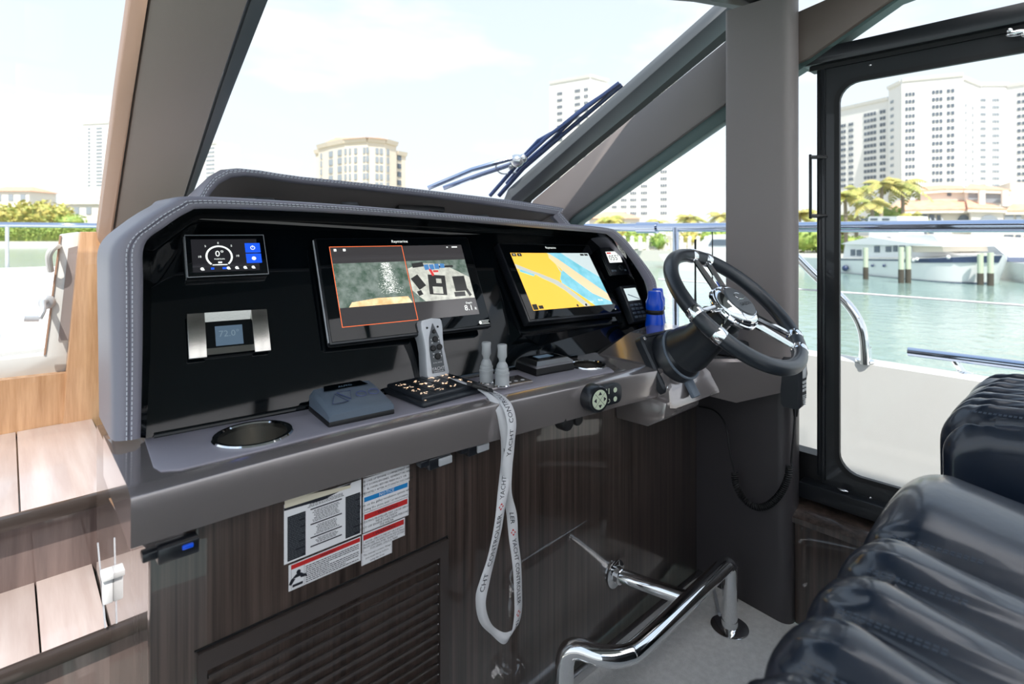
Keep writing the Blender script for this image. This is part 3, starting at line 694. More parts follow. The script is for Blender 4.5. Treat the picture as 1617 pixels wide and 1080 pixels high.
b = B(); b.disc((cx_, cy_, .0008), R, 40, None, R * .86, math.radians(-48), math.radians(228)); b.rect(cx_ - R * .55, cy_ - R * .80, cx_ + R * .55, cy_ - R * .72, .0008); obj('dial_arc', b, 'scr_white', scr, local=True, smooth=0)
ltext('scr_white', scr, 'lettering', [('0°', cx_ + .001, cy_ + R * .22, h * .20), ('10', cx_ - R * 1.42, cy_, h * .07), ('10', cx_ + R * 1.36, cy_, h * .07), ('0', cx_, cy_ + R * 1.22, h * .065), ('5', cx_ - R * .95, cy_ + R * .95, h * .065), ('5', cx_ + R * .98, cy_ + R * .95, h * .065), ('POSITION', cx_, cy_ - R * .25, h * .045)], .0009)
b = B()
for k in range(7):
    x = -w * .5 + .026 + k * (w * .105); 
    if k in (1, 2): continue
    b.disc((x, -h * .315, .0009), h * .035, 8); b.rect(x - .001, -h * .35, x + .004, -h * .33, .0009)
b.rect(cx_ - .003, cy_ - R * .62, cx_ + .004, cy_ - R * .48, .0009); obj('icon', b, 'scr_white', scr, local=True, smooth=0, kind='stuff')
lrect(M, 'scr_blue', scr, 'touch_key', [(w * .23, h * .045, w * .43, h * .285)], .0008); lrect(M, 'scr_blue', scr, 'touch_key', [(w * .23, -h * .215, w * .43, h * .020)], .0008); lrect(M, 'scr_blue', scr, 'menu_mark', [(-w * .22, -h * .34, -w * .18, -h * .29), (-w * .08, -h * .34, -w * .03, -h * .29)], .0008)
b = B(); b.disc((w * .33, h * .165, .0010), h * .05, 16, None, h * .036); b.rect(w * .33 - .0005, h * .165, w * .33 + .0005, h * .225, .0011); b.disc((w * .33, -h * .10, .0010), h * .045, 12); b.rect(w * .31, -h * .12, w * .35, -h * .10, .0011); obj('key_icon', b, 'scr_white', scr, local=True, smooth=0)
# thermostat in brushed plate
M, w, h = panel_box([(293, 497), (419, 489), (429, 554), (299, 568)], .010)
M = frame(M.translation, EX + PU * -.02, PU)
d = thing('thermostat', 'brushed steel wall plate with small grey blue screen, below the trim gauge', 'thermostat', M)
for s in (-1, 1):
    b = B(); b.box((s * w * .395, 0, .002), (w * .21, h, .006), bev=.001); obj('side_plate', b, 'brushed', d, local=True)
b = B(); b.prism([(-w * .29, h / 2, .004), (w * .29, h / 2, .004), (w * .29, h * .27, -.006), (-w * .29, h * .27, -.006)], (0, 0, -.002)); obj('top_plate', b, 'brushed', d, local=True)
b = B(); b.prism([(-w * .29, -h / 2 + .004, .004), (w * .29, -h / 2 + .004, .004), (w * .29, -h * .30, .0), (-w * .29, -h * .30, .0)], (0, 0, -.002)); obj('bottom_plate', b, 'brushed', d, local=True)
b = B(); b.box((0, -.002, -.008), (w * .60, h * .90, .008)); obj('backplate', b, 'black_gloss', d, local=True)
scr = lrect(M, 'scr_slate', d, 'screen', [(-w * .17, -h * .25, w * .17, h * .20)], -.0036)
ltext('scr_slate_lt', scr, 'lettering', [('72.0°', 0, .001, h * .20)], -.0033)

# compass head 055
M, w, h = panel_box([(943, 390), (975, 391), (996, 433), (966, 436)], .034)
d = thing('compass_display', 'small square instrument reading 055 right of the chart screen', 'display', M)
b = B(); b.box((0, 0, -.017), (w, h, .034), bev=.004); obj('housing', b, 'black_gloss', d, local=True)
b = B(); b.box((0, 0, .0008), (w - .004, h - .004, .003), bev=.001); obj('face', b, 'black_satin', d, local=True)
scr = lrect(M, 'scr_white', d, 'screen', [(-w * .30, -h * .06, w * .36, h * .33)], .0026)
ltext('ink', scr, 'lettering', [('055°', w * .03, h * .10, h * .26), ], .0029); lrect(M, 'scr_red', scr, 'mode_mark', [(-w * .27, h * .25, -w * .05, h * .30)], .0029)
b = B(); b.lathe([(.010, .002), (.010, .008), (.008, .010), (0, .010)], Matrix.Translation((w * .10, -h * .28, 0)), 20); obj('knob', b, 'black_plastic', d, local=True)
b = B()
for s in (-.32, -.18, .34): b.box((w * s, -h * .34, .003), (w * .10, h * .06, .002), bev=.0005)
obj('key', b, 'navy_plastic', d, local=True, kind='stuff')
# autopilot key pad
M, w, h = panel_box([(979, 450), (1004, 449.5), (1026, 503), (1001, 511)], .030)
d = thing('autopilot_controller', 'dark handheld style autopilot keypad with pale screen beside the blue binoculars', 'controller', M)
b = B(); b.box((0, 0, -.013), (w, h, .028), bev=.006); obj('housing', b, 'black_plastic', d, local=True)
scr = lrect(M, 'scr_pale', d, 'screen', [(-w * .36, h * .06, w * .38, h * .40)], .0016)
lpoly('scr_slate', scr, 'needle', [[(-w * .25, h * .22), (w * .36, h * .07), (w * .36, h * .09), (-w * .25, h * .25)]], .0019)
b = B()
for i in range(4):
    for j in range(3): b.box((w * (-.28 + j * .26), -h * (.06 + i * .105), .002), (w * .18, h * .06, .004), bev=.001)
obj('key', b, 'navy_plastic', d, local=True, kind='stuff')

# ------------------------------------------------------------------ items on the shelf
def cup(name, label, q, r):
    t = thing(name, label, 'cup holder', q, )
    b = B(); b.lathe([(r * .84, -.070), (r * .845, .002)], None, 48, False); obj('well', b, 'brushed', t, local=True); b = B(); b.lathe([(r * .84, -.004), (r * .84, .0025), (r * .88, .0045), (r * .97, .0045), (r, .002), (r, -.001), (r * .95, -.001), (r * .95, -.004)], None, 48, False); obj('ring', b, 'chrome', t, local=True)
    b = B(); b.disc((0, 0, .0035 - .066), r * .84, 40); obj('base', b, 'brushed', t, local=True)
    return t
c1 = Z_(400, 687, TZ + .003); c2 = Z_(928, 577, TZ + .003)
cup('cup_holder', 'polished steel cup holder at the left end of the shelf', c1, .063)
cup('cup_holder', 'polished steel cup holder next to the wheel pod', c2, .047)
for c, r in ((c1, .060), (c2, .0445)):
    cb = B(); cb.lathe([(r, -.09), (r, .02)], Matrix.Translation(c), 40)
    me = bpy.data.meshes.new('cutter'); cb.bm.to_mesh(me); co = bpy.data.objects.new('cutter', me); COL.objects.link(co)
    for o in con.children:
        if o.name.split('.')[0] in ('shelf', 'inlay'):
            md = o.modifiers.new('hole', 'BOOLEAN'); md.object = co; md.solver = 'EXACT'
            dg = bpy.context.evaluated_depsgraph_get(); nm = bpy.data.meshes.new_from_object(o.evaluated_get(dg)); o.modifiers.clear(); o.data = nm
    bpy.data.objects.remove(co)

def shelf_frame(u, v, rot=-5, z=TZ + .0027):
    return Matrix.Translation(Z_(u, v, z)) @ Matrix.Rotation(math.radians(rot), 4, 'Z')
# autopilot remote with triangle keys
fl_ = Z_(520, 677, TZ); fr_ = Z_(622, 655, TZ); ax = (fr_ - fl_).normalized(); dirY = V((-ax.y, ax.x, 0))
M = frame(fl_ + V((0, 0, .0026)), ax, dirY); w = (fr_ - fl_).length; dp = .115
d = thing('thruster_control', 'navy sloped control box with two triangle keys and small window', 'control box', M)
b = B(); hF, hB = .020, .040
b.loft([[(x, y, z) for x, y, z in ((x, 0, 0), (x, 0, hF * e), (x, .012, (hF + .003) * e + .002), (x, dp * .55, (hF + .016) * e), (x, dp - .008, (hB) * e), (x, dp, (hB - .006) * e), (x, dp, 0))] for x, e in ((0, .8), (.006, 1), (w * .5, 1.06), (w - .006, 1), (w, .8))])
obj('housing', b, 'navy_plastic', d, local=True, smooth=40)
b = B(); b.box((w / 2, dp / 2, .003), (w + .003, dp + .003, .012), bev=.003); obj('base', b, 'rubber', d, local=True)
sl = lambda y: hF + .003 + .002 + (y - .012) * ((hF + .016 - hF - .005) / (dp * .55 - .012)) if y < dp * .55 else (hF + .016) + (y - dp * .55) * ((hB - hF - .016) / (dp * .45 - .008))
kz = lambda x, y: (x, y, sl(y) * 1.06 + .0012)
b = B(); b.face([kz(w * .14, dp * .70), kz(w * .86, dp * .70), kz(w * .80, dp * .93), kz(w * .20, dp * .93)]); obj('window', b, 'black_gloss', d, local=True, smooth=0)
b = B(); b.text('AUTO', .010, lambda p: V(kz(w * .5 + p.x, dp * .78 + p.y)) + V((0, 0, .0006))); obj('lettering', b, 'scr_slate', d, local=True, smooth=0)
for pts in ([(.12, .22), (.36, .22), (.24, .50)], [(.28, .54), (.50, .54), (.42, .28)]):
    b = B(); b.face([kz(w * x, dp * y) for x, y in pts]); bmesh.ops.solidify(b.bm, geom=b.bm.faces[:], thickness=-.0012); obj('key', b, 'navy_plastic', d, local=True, smooth=0)
    b = B(); b.tube([V(kz(w * x, dp * y)) + V((0, 0, .001)) for x, y in pts], .0006, 5, True); obj('key_outline', b, 'key_blue', d, local=True)
for x in (.62, .82):
    b = B(); b.tube([V(kz(w * x + .0095 * math.cos(a * PI / 8), dp * .38 + .0095 * math.sin(a * PI / 8))) + V((0, 0, .0006)) for a in range(16)], .0007, 5, True); obj('key_outline', b, 'key_blue', d, local=True)
# steel framed gauge on shelf
M = shelf_frame(860, 583, -8)
d = thing('trim_tab_control', 'chrome topped black control with small dark screen beside the right cup holder', 'control box', M)
W_, D_2 = .118, .088
b = B(); b.loft([[(s * (W_ / 2 - i_), t * (D_2 / 2 - i_), z) for s, t in ((-1, -1), (1, -1), (1, 1), (-1, 1))] for i_, z in ((.001, 0), (0, .004), (.002, .017))]); obj('base', b, 'rubber', d, local=True, smooth=20)
b = B(); b.loft([[(s * (W_ / 2 - i_), t * (D_2 / 2 - i_), z) for s, t in ((-1, -1), (1, -1), (1, 1), (-1, 1))] for i_, z in ((.002, .017), (.002, .023), (.012, .031), (.018, .031))]); obj('chrome_top', b, 'steel', d, local=True, smooth=20)
b = B(); b.box((0, 0, .0312), (W_ - .036, D_2 - .036, .001)); obj('face', b, 'black_gloss', d, local=True, smooth=0)
lrect(None, 'scr_slate', d, 'screen', [(-.025, -.008, .022, .016)], .0319)
# joysticks
jb = thing('control_plate', 'flat grey plate under the twin joysticks', 'control plate', shelf_frame(795, 607, -8))
b = B(); b.box((0.0, 0, .003), (.122, .060, .007), bev=.002); obj('plate', b, 'taupe_gloss', jb, local=True)
b = B()
for x in (.008, .026, .044): b.disc((x, -.012, .0068), .0048, 14)
obj('push_button', b, 'white_print', jb, local=True, smooth=0)
for u, v, l in ((768, 604, 'grey bellows joystick, the left one by the keypad'), (793, 609, 'grey bellows joystick, the right one nearer the shelf edge')):
    j = thing('joystick', l, 'joystick', Z_(u, v, TZ + .009), group='twin joysticks on the shelf')
    prof = [(.0155, .0), (.0155, .018), (.0150, .022), (.0160, .024), (.0160, .028), (.0140, .029), (.0148, .032), (.0140, .036), (.0120, .037), (.0126, .040), (.0112, .044), (.0075, .050)]
    k_ = 1.0
    b = B(); b.lathe([(r * k_, z * 1.05) for r, z in prof], None, 28); obj('bellows', b, 'grey_plastic', j, local=True, smooth=50)
    b = B(); b.lathe([(.0065, .048), (.0075, .058), (.0105, .064), (.0098, .078), (.0105, .088), (.0095, .090), (.0, .091)], None, 28); obj('knob', b, 'grey_plastic', j, local=True)
    b = B(); b.lathe([(.0165, -.001), (.0170, .0015), (.0155, .0035)], None, 28); obj('collar', b, 'chrome', j, local=True)
# keypad with lit symbols
kA, kB, kC, kD = [Z_(u, v, TZ) for u, v in ((660, 650), (762, 622), (707, 598), (612, 620))]
ctr = (kA + kB + kC + kD) / 4; M = frame(ctr + V((0, 0, .0026)), kB - kA, kD - kA); w, h = (kB - kA).length, (kD - kA).length * .98
d = thing('switch_panel', 'black rounded switch keypad with rows of glowing amber symbols', 'keypad', M)
b = B(); b.box((0, 0, .005), (w, h, .011), bev=.005, seg=3); obj('rim', b, 'black_plastic', d, local=True)
b = B(); b.box((0, .003, .013), (w - .014, h - .016, .012), bev=.004, seg=3); obj('pad', b, 'black_plastic', d, local=True)
b = B()
for k in range(1, 4): b.box((-w / 2 + .007 + k * (w - .014) / 4, .003, .0192), (.0009, h - .03, .0006))
obj('divider', b, 'rubber', d, local=True, smooth=0)
random.seed(5); b = B()
for i in range(4):
    for j in range(4):
        x0_ = -w / 2 + .014 + i * (w - .014) / 4; y0_ = -h / 2 + .022 + j * (h - .036) / 4
        for k in range(9):
            x, y = x0_ + random.uniform(0, .017), y0_ + random.uniform(0, .013); s = random.uniform(.0012, .0028)
            b.rect(x, y, x + s * 1.6, y + s, .0196)
obj('symbols', b, 'key_glow', d, local=True, smooth=0, kind='stuff')
b = B(); b.rect(-w / 2 + .010, -h / 2 + .007, -w / 2 + .014, -h / 2 + .010, .0125); obj('status_light', b, 'key_glow', d, local=True, smooth=0)

# wireless remote standing up against the screen
RB = Z_(690, 601, TZ + .012); RB = Z_(692, 597, TZ + .016)
yr = 1.0; c0 = Y_(692, 594, RB.y); c1_ = Y_(679, 505, RB.y + .035)
yv = (c1_ - c0); xr = (Y_(718, 588, RB.y - .005) - Y_(668, 597, RB.y)).normalized(); M = frame(c0, xr, yv); hR = yv.length
d = thing('remote_control', 'silver handheld yacht controller remote standing upright in front of left display', 'remote', M)
secs = []
for t, hw in ((0, .0235), (.05, .0255), (.25, .0235), (.45, .0215), (.65, .0220), (.85, .0245), (.96, .0240), (1, .0215)):
    hw *= 1.22; y = t * hR; dpt = .030 + .014 * (t > .6) * (t - .6) / .4
    secs.append([(-hw, y, -.002), (-hw + .003, y, .002), (0, y + (.003 if t > .9 else 0), .0035), (hw - .003, y, .002), (hw, y, -.002), (hw - .001, y, -dpt), (-hw + .001, y, -dpt)])
b = B(); b.loft(secs); obj('shell', b, 'silver_plastic', d, local=True, smooth=45)
b = B(); b.prism([(-.0150, .008, .0038), (.0165, .008, .0038), (.0160, hR * .45, .0038), (.0130, hR * .68, .0038), (.001, hR * .93, .0045), (-.0120, hR * .68, .0038), (-.0150, hR * .45, .0038)], (0, 0, .001)); obj('keypad', b, 'pillar_slate', d, local=True, smooth=0)
b = B()
for x, y, r in ((.001, .78, .0045), (.0015, .645, .0068), (-.007, .49, .0068), (.010, .50, .0068), (.002, .34, .0070)): b.lathe([(r, 0), (r, .003), (r * .8, .0042), (0, .0046)], Matrix.Translation((x, hR * y, .0045)), 18)
for s in (-.014, .014): b.lathe([(.0026, 0), (.002, .0016), (0, .0018)], Matrix.Translation((s, hR * .86, .0035)), 12)
obj('button', b, 'rubber', d, local=True)
b = B()
for x, y, sg, vert in ((-.0075, .645, -1, 0), (.0105, .645, 1, 0), (-.007, .49 + .09, 1, 1), (-.007, .40, -1, 1), (.010, .59, 1, 1), (.010, .41, -1, 1), (-.0075, .34, -1, 0), (.0115, .34, 1, 0)):
    X, Y, z = x, hR * y, .0052
    b.face([(X, Y + .0026, z), (X, Y - .0026, z), (X + sg * .0024, Y, z)] if not vert else [(X - .003, Y, z), (X + .003, Y, z), (X, Y + sg * .0022, z)])
obj('arrow_mark', b, 'white_print', d, local=True, smooth=0)
ltext('white_print', d, 'lettering', [('YACHT', .0, .0165, .0100), ('CONTROLLER', .0, .0105, .0040), ('DUAL DRIVE', .0, hR * .235, .0042)], .0052)
b = B(); b.box((0, -.004, -.010), (.034, .010, .016), bev=.003); obj('socket', b, 'silver_plastic', d, local=True)

# lanyard
def ribbon_fn(path, wd):
    path = [V(p) for p in path]; cum = [0]
    for a, c in zip(path, path[1:]): cum.append(cum[-1] + (c - a).length)
    def fn(s, t, off=0):
        s = max(0, min(cum[-1] - 1e-6, s)); i = 0
        while cum[i + 1] < s: i += 1
        k = (s - cum[i]) / (cum[i + 1] - cum[i]); P = path[i].lerp(path[i + 1], k); w = wd[i].lerp(wd[i + 1], k).normalized()
        T = (path[i + 1] - path[i]).normalized(); N = T.cross(w).normalized()
        if N.y > 0 and abs(N.y) > abs(N.z): N = -N
        if abs(N.z) >= abs(N.y) and N.z < 0: N = -N
        return P + w * t + N * off
    return fn, cum[-1]
lan = thing('lanyard', 'white ribbon lanyard printed YACHT CONTROLLER looped over the shelf edge', 'lanyard', Z_(790, 615, TZ))
ks = []   # (point, width dir)
yL = .815
def pc(u, v, y): return Y_(u, v, y)
cp = [(Z_(716, 598, TZ + .022), (0.3, -1, 0)), (Z_(738, 607, TZ + .024), (.35, -1, 0)), (Z_(760, 613, TZ + .016), (.35, -1, 0)), (Z_(782, 621, TZ + .006), (.55, -.9, 0)), (Y_(800, 640, .832), (.9, -.5, .1)), (Y_(808, 668, yL), (1, -.2, 0)), (Y_(806, 700, yL), (1, -.1, 0)), (Y_(801, 735, yL + .005), (.7, -.7, 0)),
      (Y_(801, 775, yL + .01), (.25, -1, 0)), (Y_(808, 812, yL + .01), (.7, -.7, 0)), (Y_(811, 850, yL + .005), (1, -.2, -.05)), (Y_(816, 890, yL), (1, -.1, -.05)), (Y_(818, 930, yL), (1, 0, .05)), (Y_(818, 968, yL), (1, 0, .15)), (Y_(812, 995, yL), (.9, 0, .45)), (Y_(797, 1008, yL + .004), (.35, 0, 1)),
      (Y_(778, 996, yL + .012), (.0, -.5, 1)), (Y_(764, 978, yL + .012), (.6, -.9, .5)), (Y_(759, 948, yL + .008), (.5, -.9, 0)), (Y_(766, 915, yL + .004), (1, -.4, 0)), (Y_(776, 880, yL + .002), (1, -.1, .1)), (Y_(785, 840, yL), (1, -.1, .1)), (Y_(791, 800, yL + .003), (1, -.2, .1)), (Y_(796, 760, yL + .010), (.6, -.7, .0)), (Y_(799, 720, yL + .022), (.4, -.8, 0)), (Y_(797, 680, yL + .022), (.5, -.8, 0)), (Y_(790, 645, .842), (.9, -.5, .1)), (Z_(774, 626, TZ + .004), (.4, -.9, 0)), (Z_(758, 615, TZ + .012), (.35, -1, 0))]
pth = smooth_path([c[0] for c in cp], 6); wds = [w.normalized() for w in smooth_path([V(c[1]).normalized() for c in cp], 6)]
fn, LT = ribbon_fn(pth, wds); HW = .0105
b = B(); N_ = 240
L1 = [b.bm.verts.new(fn(LT * i / N_, -HW)) for i in range(N_ + 1)]; L2 = [b.bm.verts.new(fn(LT * i / N_, HW)) for i in range(N_ + 1)]
for i in range(N_): b.bm.faces.new([L1[i], L1[i + 1], L2[i + 1], L2[i]])
bmesh.ops.recalc_face_normals(b.bm, faces=b.bm.faces[:])
rb = obj('ribbon', b, 'ribbon', lan, smooth=70)
md = rb.modifiers.new('thick', 'SOLIDIFY'); md.thickness = .0009; md.offset = 0
cum = [0]
for a, c in zip(pth, pth[1:]): cum.append(cum[-1] + (c - a).length)
def s_at(i): return cum[i * 6]
bt, br_m = B(), B()
def rib_text(ia, ib, txt, size, up):
    """lettering from path index ia to ib (fractional control points); up=+1: letter tops toward the width direction"""
    sa, sb = s_f(ia), s_f(ib); mb = B(); mb.text(txt, size, lambda p: p, 'LEFT'); w = max(v.co.x for v in mb.bm.verts); mb.bm.free()
    bt.text(txt, size, lambda p: fn(sa + p.x / w * (sb - sa), up * p.y, .0012), 'LEFT')
def s_f(i):
    k = int(i * 6); return cum[k] + (cum[min(k + 1, len(cum) - 1)] - cum[k]) * (i * 6 - k)
def rib_mark(s0):
    for dx, dy in ((.007, 0), (-.007, 0), (0, .006), (0, -.006)):
        t = V((dx, dy, 0)); a = V((-dy, dx, 0)) * .4
        br_m.face([fn(s0 + q.x, q.y, .0013) for q in (t, t * .45 + a, t * .45 - a)])
rib_text(5.0, 2.7, 'CONTROLLER', .0135, -1)
rib_text(6.6, 5.3, 'YACHT', .0125, -1)
rib_text(8.9, 9.4, 'LER', .012, 1); rib_mark(s_f(9.75)); rib_text(10.0, 12.6, 'YACHT CONTROLLER', .0135, 1)
rib_mark(s_f(13.0)); rib_text(13.3, 14.6, 'YACHT', .0135, 1)
rib_text(18.4, 19.3, 'CHT', .0125, -1); rib_text(19.6, 21.7, 'CONTROLLER', .0145, -1); rib_mark(s_f(22.0)); rib_text(22.3, 23.2, 'YACHT', .0125, -1); rib_text(23.5, 24.3, 'CONT', .011, -1)
obj('lettering', bt, 'ink', rb, smooth=0); obj('red_mark', br_m, 'ink_red', rb, smooth=0)
b = B(); q = fn(s_at(2) - .004, 0, .002); M = frame(q, pth[13] - pth[11], (0.3, 1, 0)); b.box((0, 0, 0), (.034, .026, .007), M, .002); b.box((-.022, 0, 0), (.012, .014, .005), M, .001); b.box((.024, 0, 0), (.010, .022, .004), M, .001); obj('buckle', b, 'rubber', lan)

# round control pad on shelf front
def face_frame(u, v, off=0):
    for _ in range(1):
        x = .9; 
        for k in range(12):
            p = Y_(u, v, yf(x)); x = p.x
    p = Y_(u, v, yf(x) - off); return frame(p, V((1, (yf(x + .05) - yf(x - .05)) / .1, 0)), (0, 0, 1))
M = face_frame(932, 626); d = thing('thruster_pad', 'round black control with green arrow pad on the shelf front', 'control', M)
b = B(); b.lathe([(.031, 0), (.031, .026), (.028, .031), (.0, .031)], None, 32); obj('housing', b, 'black_satin', d, local=True)
b = B(); b.lathe([(.0225, .031), (.0215, .0325), (0, .0327)], None, 32); obj('arrow_pad', b, 'pad_green', d, local=True)
b = B()
for k in range(4):
    R_ = Matrix.Rotation(k * PI / 2, 4, 'Z'); b.face([R_ @ V(p) for p in ((-.0055, .011, .033), (.0055, .011, .033), (0, .019, .033))])
for k in (1, 3):
    R_ = Matrix.Rotation(k * PI / 4, 4, 'Z'); b.face([R_ @ V(p) for p in ((-.022, -.0004, .033), (.022, -.0004, .033), (.022, .0004, .033), (-.022, .0004, .033))])
obj('arrow_mark', b, 'ink', d, local=True, smooth=0)
b = B(); b.prism([(p.x, p.y, 0) for p in roundpoly([(.02, -.024), (.085, -.024), (.085, .024), (.02, .024)], .02)], (0, 0, .020), .004); obj('key_block', b, 'black_plastic', d, local=True)
b = B(); b.disc((.060, .010, .0207), .006, 16); b.disc((.060, -.011, .0207), .006, 16); b.disc((.038, -.012, .0207), .005, 16, None, .0035)
for k in (0, 1): b.rect(.030 + k * .008, .004, .033 + k * .008, .017, .0207)
obj('button', b, 'pad_green', d, local=True, smooth=0)

# fittings under the shelf
def under(u, v, y): return Y_(u, v, y)
def clip(u, v, name, label, blue):
    q = Y_(u, v, .875); q.z = .672; t = thing(name, label, 'latch', q, group='clips under the shelf')
    b = B(); b.box((0, 0, -.010), (.050, .024, .022), bev=.003); b.box((-.032, 0, -.006), (.020, .018, .012), bev=.002); obj('body', b, 'black_satin', t, local=True)
    b = B(); b.box((.010, -.0135, -.010 if not blue else -.006), (.030 if not blue else .014, .005, .014 if not blue else .006), bev=.0015); obj('tab', b, 'blue_rubber' if blue else 'silver_plastic', t, local=True)
clip(280, 848, 'clip', 'dark clip with a blue tab under the far left end of the shelf', True)
clip(690, 725, 'clip', 'black clip with pale tab under the shelf above the blue notice, left of two', False)
clip(750, 708, 'clip', 'black clip with pale tab under the shelf beside the lanyard', False)
q = Y_(893, 664, .85); t = thing('ignition_knob', 'round black knobs under the shelf below the arrow pad', 'knob', q)
for x, r in ((-.018, .018), (.018, .014)):
    b = B(); b.lathe([(r, 0), (r, .022), (r * .9, .026), (0, .026)], Matrix.Translation((x, 0, .004)) @ Matrix.Rotation(PI / 2, 4, 'X'), 24); b.lathe([(r * .6, -.03), (r * .6, .0)], Matrix.Translation((x, 0, .004)) @ Matrix.Rotation(PI / 2, 4, 'X'), 16); obj('knob', b, 'rubber', t, local=True)
b = B(); b.box((0, .03, .013), (.07, .05, .012), bev=.002); obj('bracket', b, 'black_satin', t, local=True)
# ------------------------------------------------------------------ warning stickers on the wood
SY = .8978
def wp(zx, zy, y=SY): return Y_(400 + zx * .2408, 700 + zy * .2408, y)
def sticker(name, label, quad, th=.0006):
    pts = [wp(*p) for p in quad]; t = thing(name, label, 'sticker', (pts[0].x, SY, pts[0].z), group='safety labels on the dark wood')
    x0, x1 = min(p.x for p in pts), max(p.x for p in pts); z0, z1 = min(p.z for p in pts), max(p.z for p in pts)
    x0 = (pts[0].x + pts[3].x) / 2; x1 = (pts[1].x + pts[2].x) / 2; z1 = (pts[0].z + pts[1].z) / 2; z0 = (pts[2].z + pts[3].z) / 2
    b = B(); b.prism([(x0, SY + .0007, z0), (x1, SY + .0007, z0), (x1, SY + .0007, z1), (x0, SY + .0007, z1)], (0, -.0007, 0)); obj('sheet', b, 'white_print', t, smooth=0)
    return t, x0, x1, z0, z1
def srect(b, x0, z0, x1, z1, y=SY - .0003): b.face([(x0, y, z0), (x1, y, z0), (x1, y, z1), (x0, y, z1)])
def stext(b, s, x, z, size, al='CENTER', y=SY - .0005): b.text(s, size, lambda p: V((x + p.x, y, z + p.y)), al, res=1)
def lines(b, x0, x1, z0, z1, n, center=False, y=SY - .0003, fill=1.0):
    dz = (z1 - z0) / n
    for i in range(n):
        z = z1 - (i + .5) * dz; x = x0; xe = x1
        if center: r_ = random.uniform(.0, .3) * (x1 - x0); x += r_ / 2; xe -= r_ / 2
        elif i % 4 == 3: xe -= random.uniform(.1, .6) * (x1 - x0)
        while x < xe:
            L_ = random.uniform(.0015, .006); e = min(x + L_, xe); srect(b, x, z - dz * .22, e, z + dz * .22, y); x = e + .0009
random.seed(11)
# capacity style sheet
t, x0, x1, z0, z1 = sticker('warning_label', 'largest white label with two black text columns, beneath the shelf', [(203, 400), (712, 240), (703, 605), (200, 790)])
b = B(); W_, H_ = x1 - x0, z1 - z0
srect(b, x0 + .04 * W_, z0 + .03 * H_, x0 + .26 * W_, z0 + .78 * H_); srect(b, x0 + .78 * W_, z0 + .03 * H_, x0 + .985 * W_, z0 + .78 * H_)
for f in (.76, .50, .27, .12): srect(b, x0 + .32 * W_, z0 + f * H_, x0 + .73 * W_, z0 + (f + .022) * H_)
b.face([(x0 + .0 * W_, SY - .0003, z0 + .90 * H_), (x0 + .5 * W_, SY - .0003, z0 + .865 * H_), (x0 + .83 * W_, SY - .0003, z0 + .955 * H_), (x0 + .86 * W_, SY - .0003, z0 + 1.0 * H_), (x0, SY - .0003, z0 + .95 * H_)])
obj('black_panel', b, 'ink', t, smooth=0)
b = B(); lines(b, x0 + .34 * W_, x0 + .71 * W_, z0 + .54 * H_, z0 + .745 * H_, 8, True); lines(b, x0 + .36 * W_, x0 + .70 * W_, z0 + .31 * H_, z0 + .48 * H_, 7, True); lines(b, x0 + .38 * W_, x0 + .68 * W_, z0 + .155 * H_, z0 + .25 * H_, 4, True); lines(b, x0 + .25 * W_, x0 + .80 * W_, z0 + .81 * H_, z0 + .88 * H_, 3, True)
obj('text_lines', b, 'ink', t, smooth=0, kind='stuff')
b = B(); lines(b, x0 + .05 * W_, x0 + .25 * W_, z0 + .05 * H_, z0 + .765 * H_, 24, y=SY - .0006); lines(b, x0 + .79 * W_, x0 + .975 * W_, z0 + .05 * H_, z0 + .765 * H_, 24, y=SY - .0006)
obj('pale_text', b, 'pillar_slate', t, smooth=0, kind='stuff')
# aged tape along the top
p, q = wp(204, 425), wp(635, 290); pt, qt = wp(204, 385), wp(635, 272)
t = thing('label_tape', 'aged cream tape strip along the top of the largest label', 'tape', p)
b = B(); b.prism([(p.x, SY - .0008, p.z), (q.x, SY - .0008, q.z), (q.x, SY - .0008, qt.z), (p.x, SY - .0008, pt.z + .004)], (0, -.0008, 0)); obj('strip', b, 'aged_print', t, smooth=0)
# figure warning
t, x0, x1, z0, z1 = sticker('warning_label', 'white label with red bar and small seated figure, lowest of all', [(232, 795), (702, 618), (706, 770), (232, 970)])
W_, H_ = x1 - x0, z1 - z0
b = B(); srect(b, x0 + .03 * W_, z1 - .20 * H_, x1 - .01 * W_, z1 - .03 * H_); obj('red_bar', b, 'ink_red', t, smooth=0)
b = B(); fx = x0 + .11 * W_; yy = SY - .0005
b.disc((0, 0, 0), H_ * .085, 14, frame((fx + .002, yy, z0 + .62 * H_), (1, 0, 0), (0, 0, 1))); b.face([(fx - .002, yy, z0 + .56 * H_), (fx + .006, yy, z0 + .56 * H_), (fx + .012, yy, z0 + .44 * H_), (fx - .010, yy, z0 + .42 * H_)])
b.face([(fx - .014, yy, z0 + .26 * H_), (fx - .010, yy, z0 + .44 * H_), (fx - .003, yy, z0 + .40 * H_), (fx - .010, yy, z0 + .20 * H_)]); b.face([(fx + .016, yy, z0 + .34 * H_), (fx + .014, yy, z0 + .46 * H_), (fx + .004, yy, z0 + .44 * H_), (fx + .006, yy, z0 + .36 * H_)]); srect(b, fx - .008, z0 + .10 * H_, fx + .009, z0 + .20 * H_, yy)
obj('figure', b, 'ink', t, smooth=0)
b = B(); lines(b, x0 + .22 * W_, x1 - .03 * W_, z0 + .06 * H_, z0 + .74 * H_, 9)
for r in ((x0 + .03 * W_, z0 + .04 * H_, x1 - .01 * W_, z0 + .045 * H_), (x0 + .20 * W_, z0 + .04 * H_, x0 + .203 * W_, z1 - .2 * H_), (x0 + .03 * W_, z0 + .04 * H_, x0 + .033 * W_, z1 - .03 * H_)): srect(b, *r)
obj('text_lines', b, 'ink', t, smooth=0, kind='stuff')
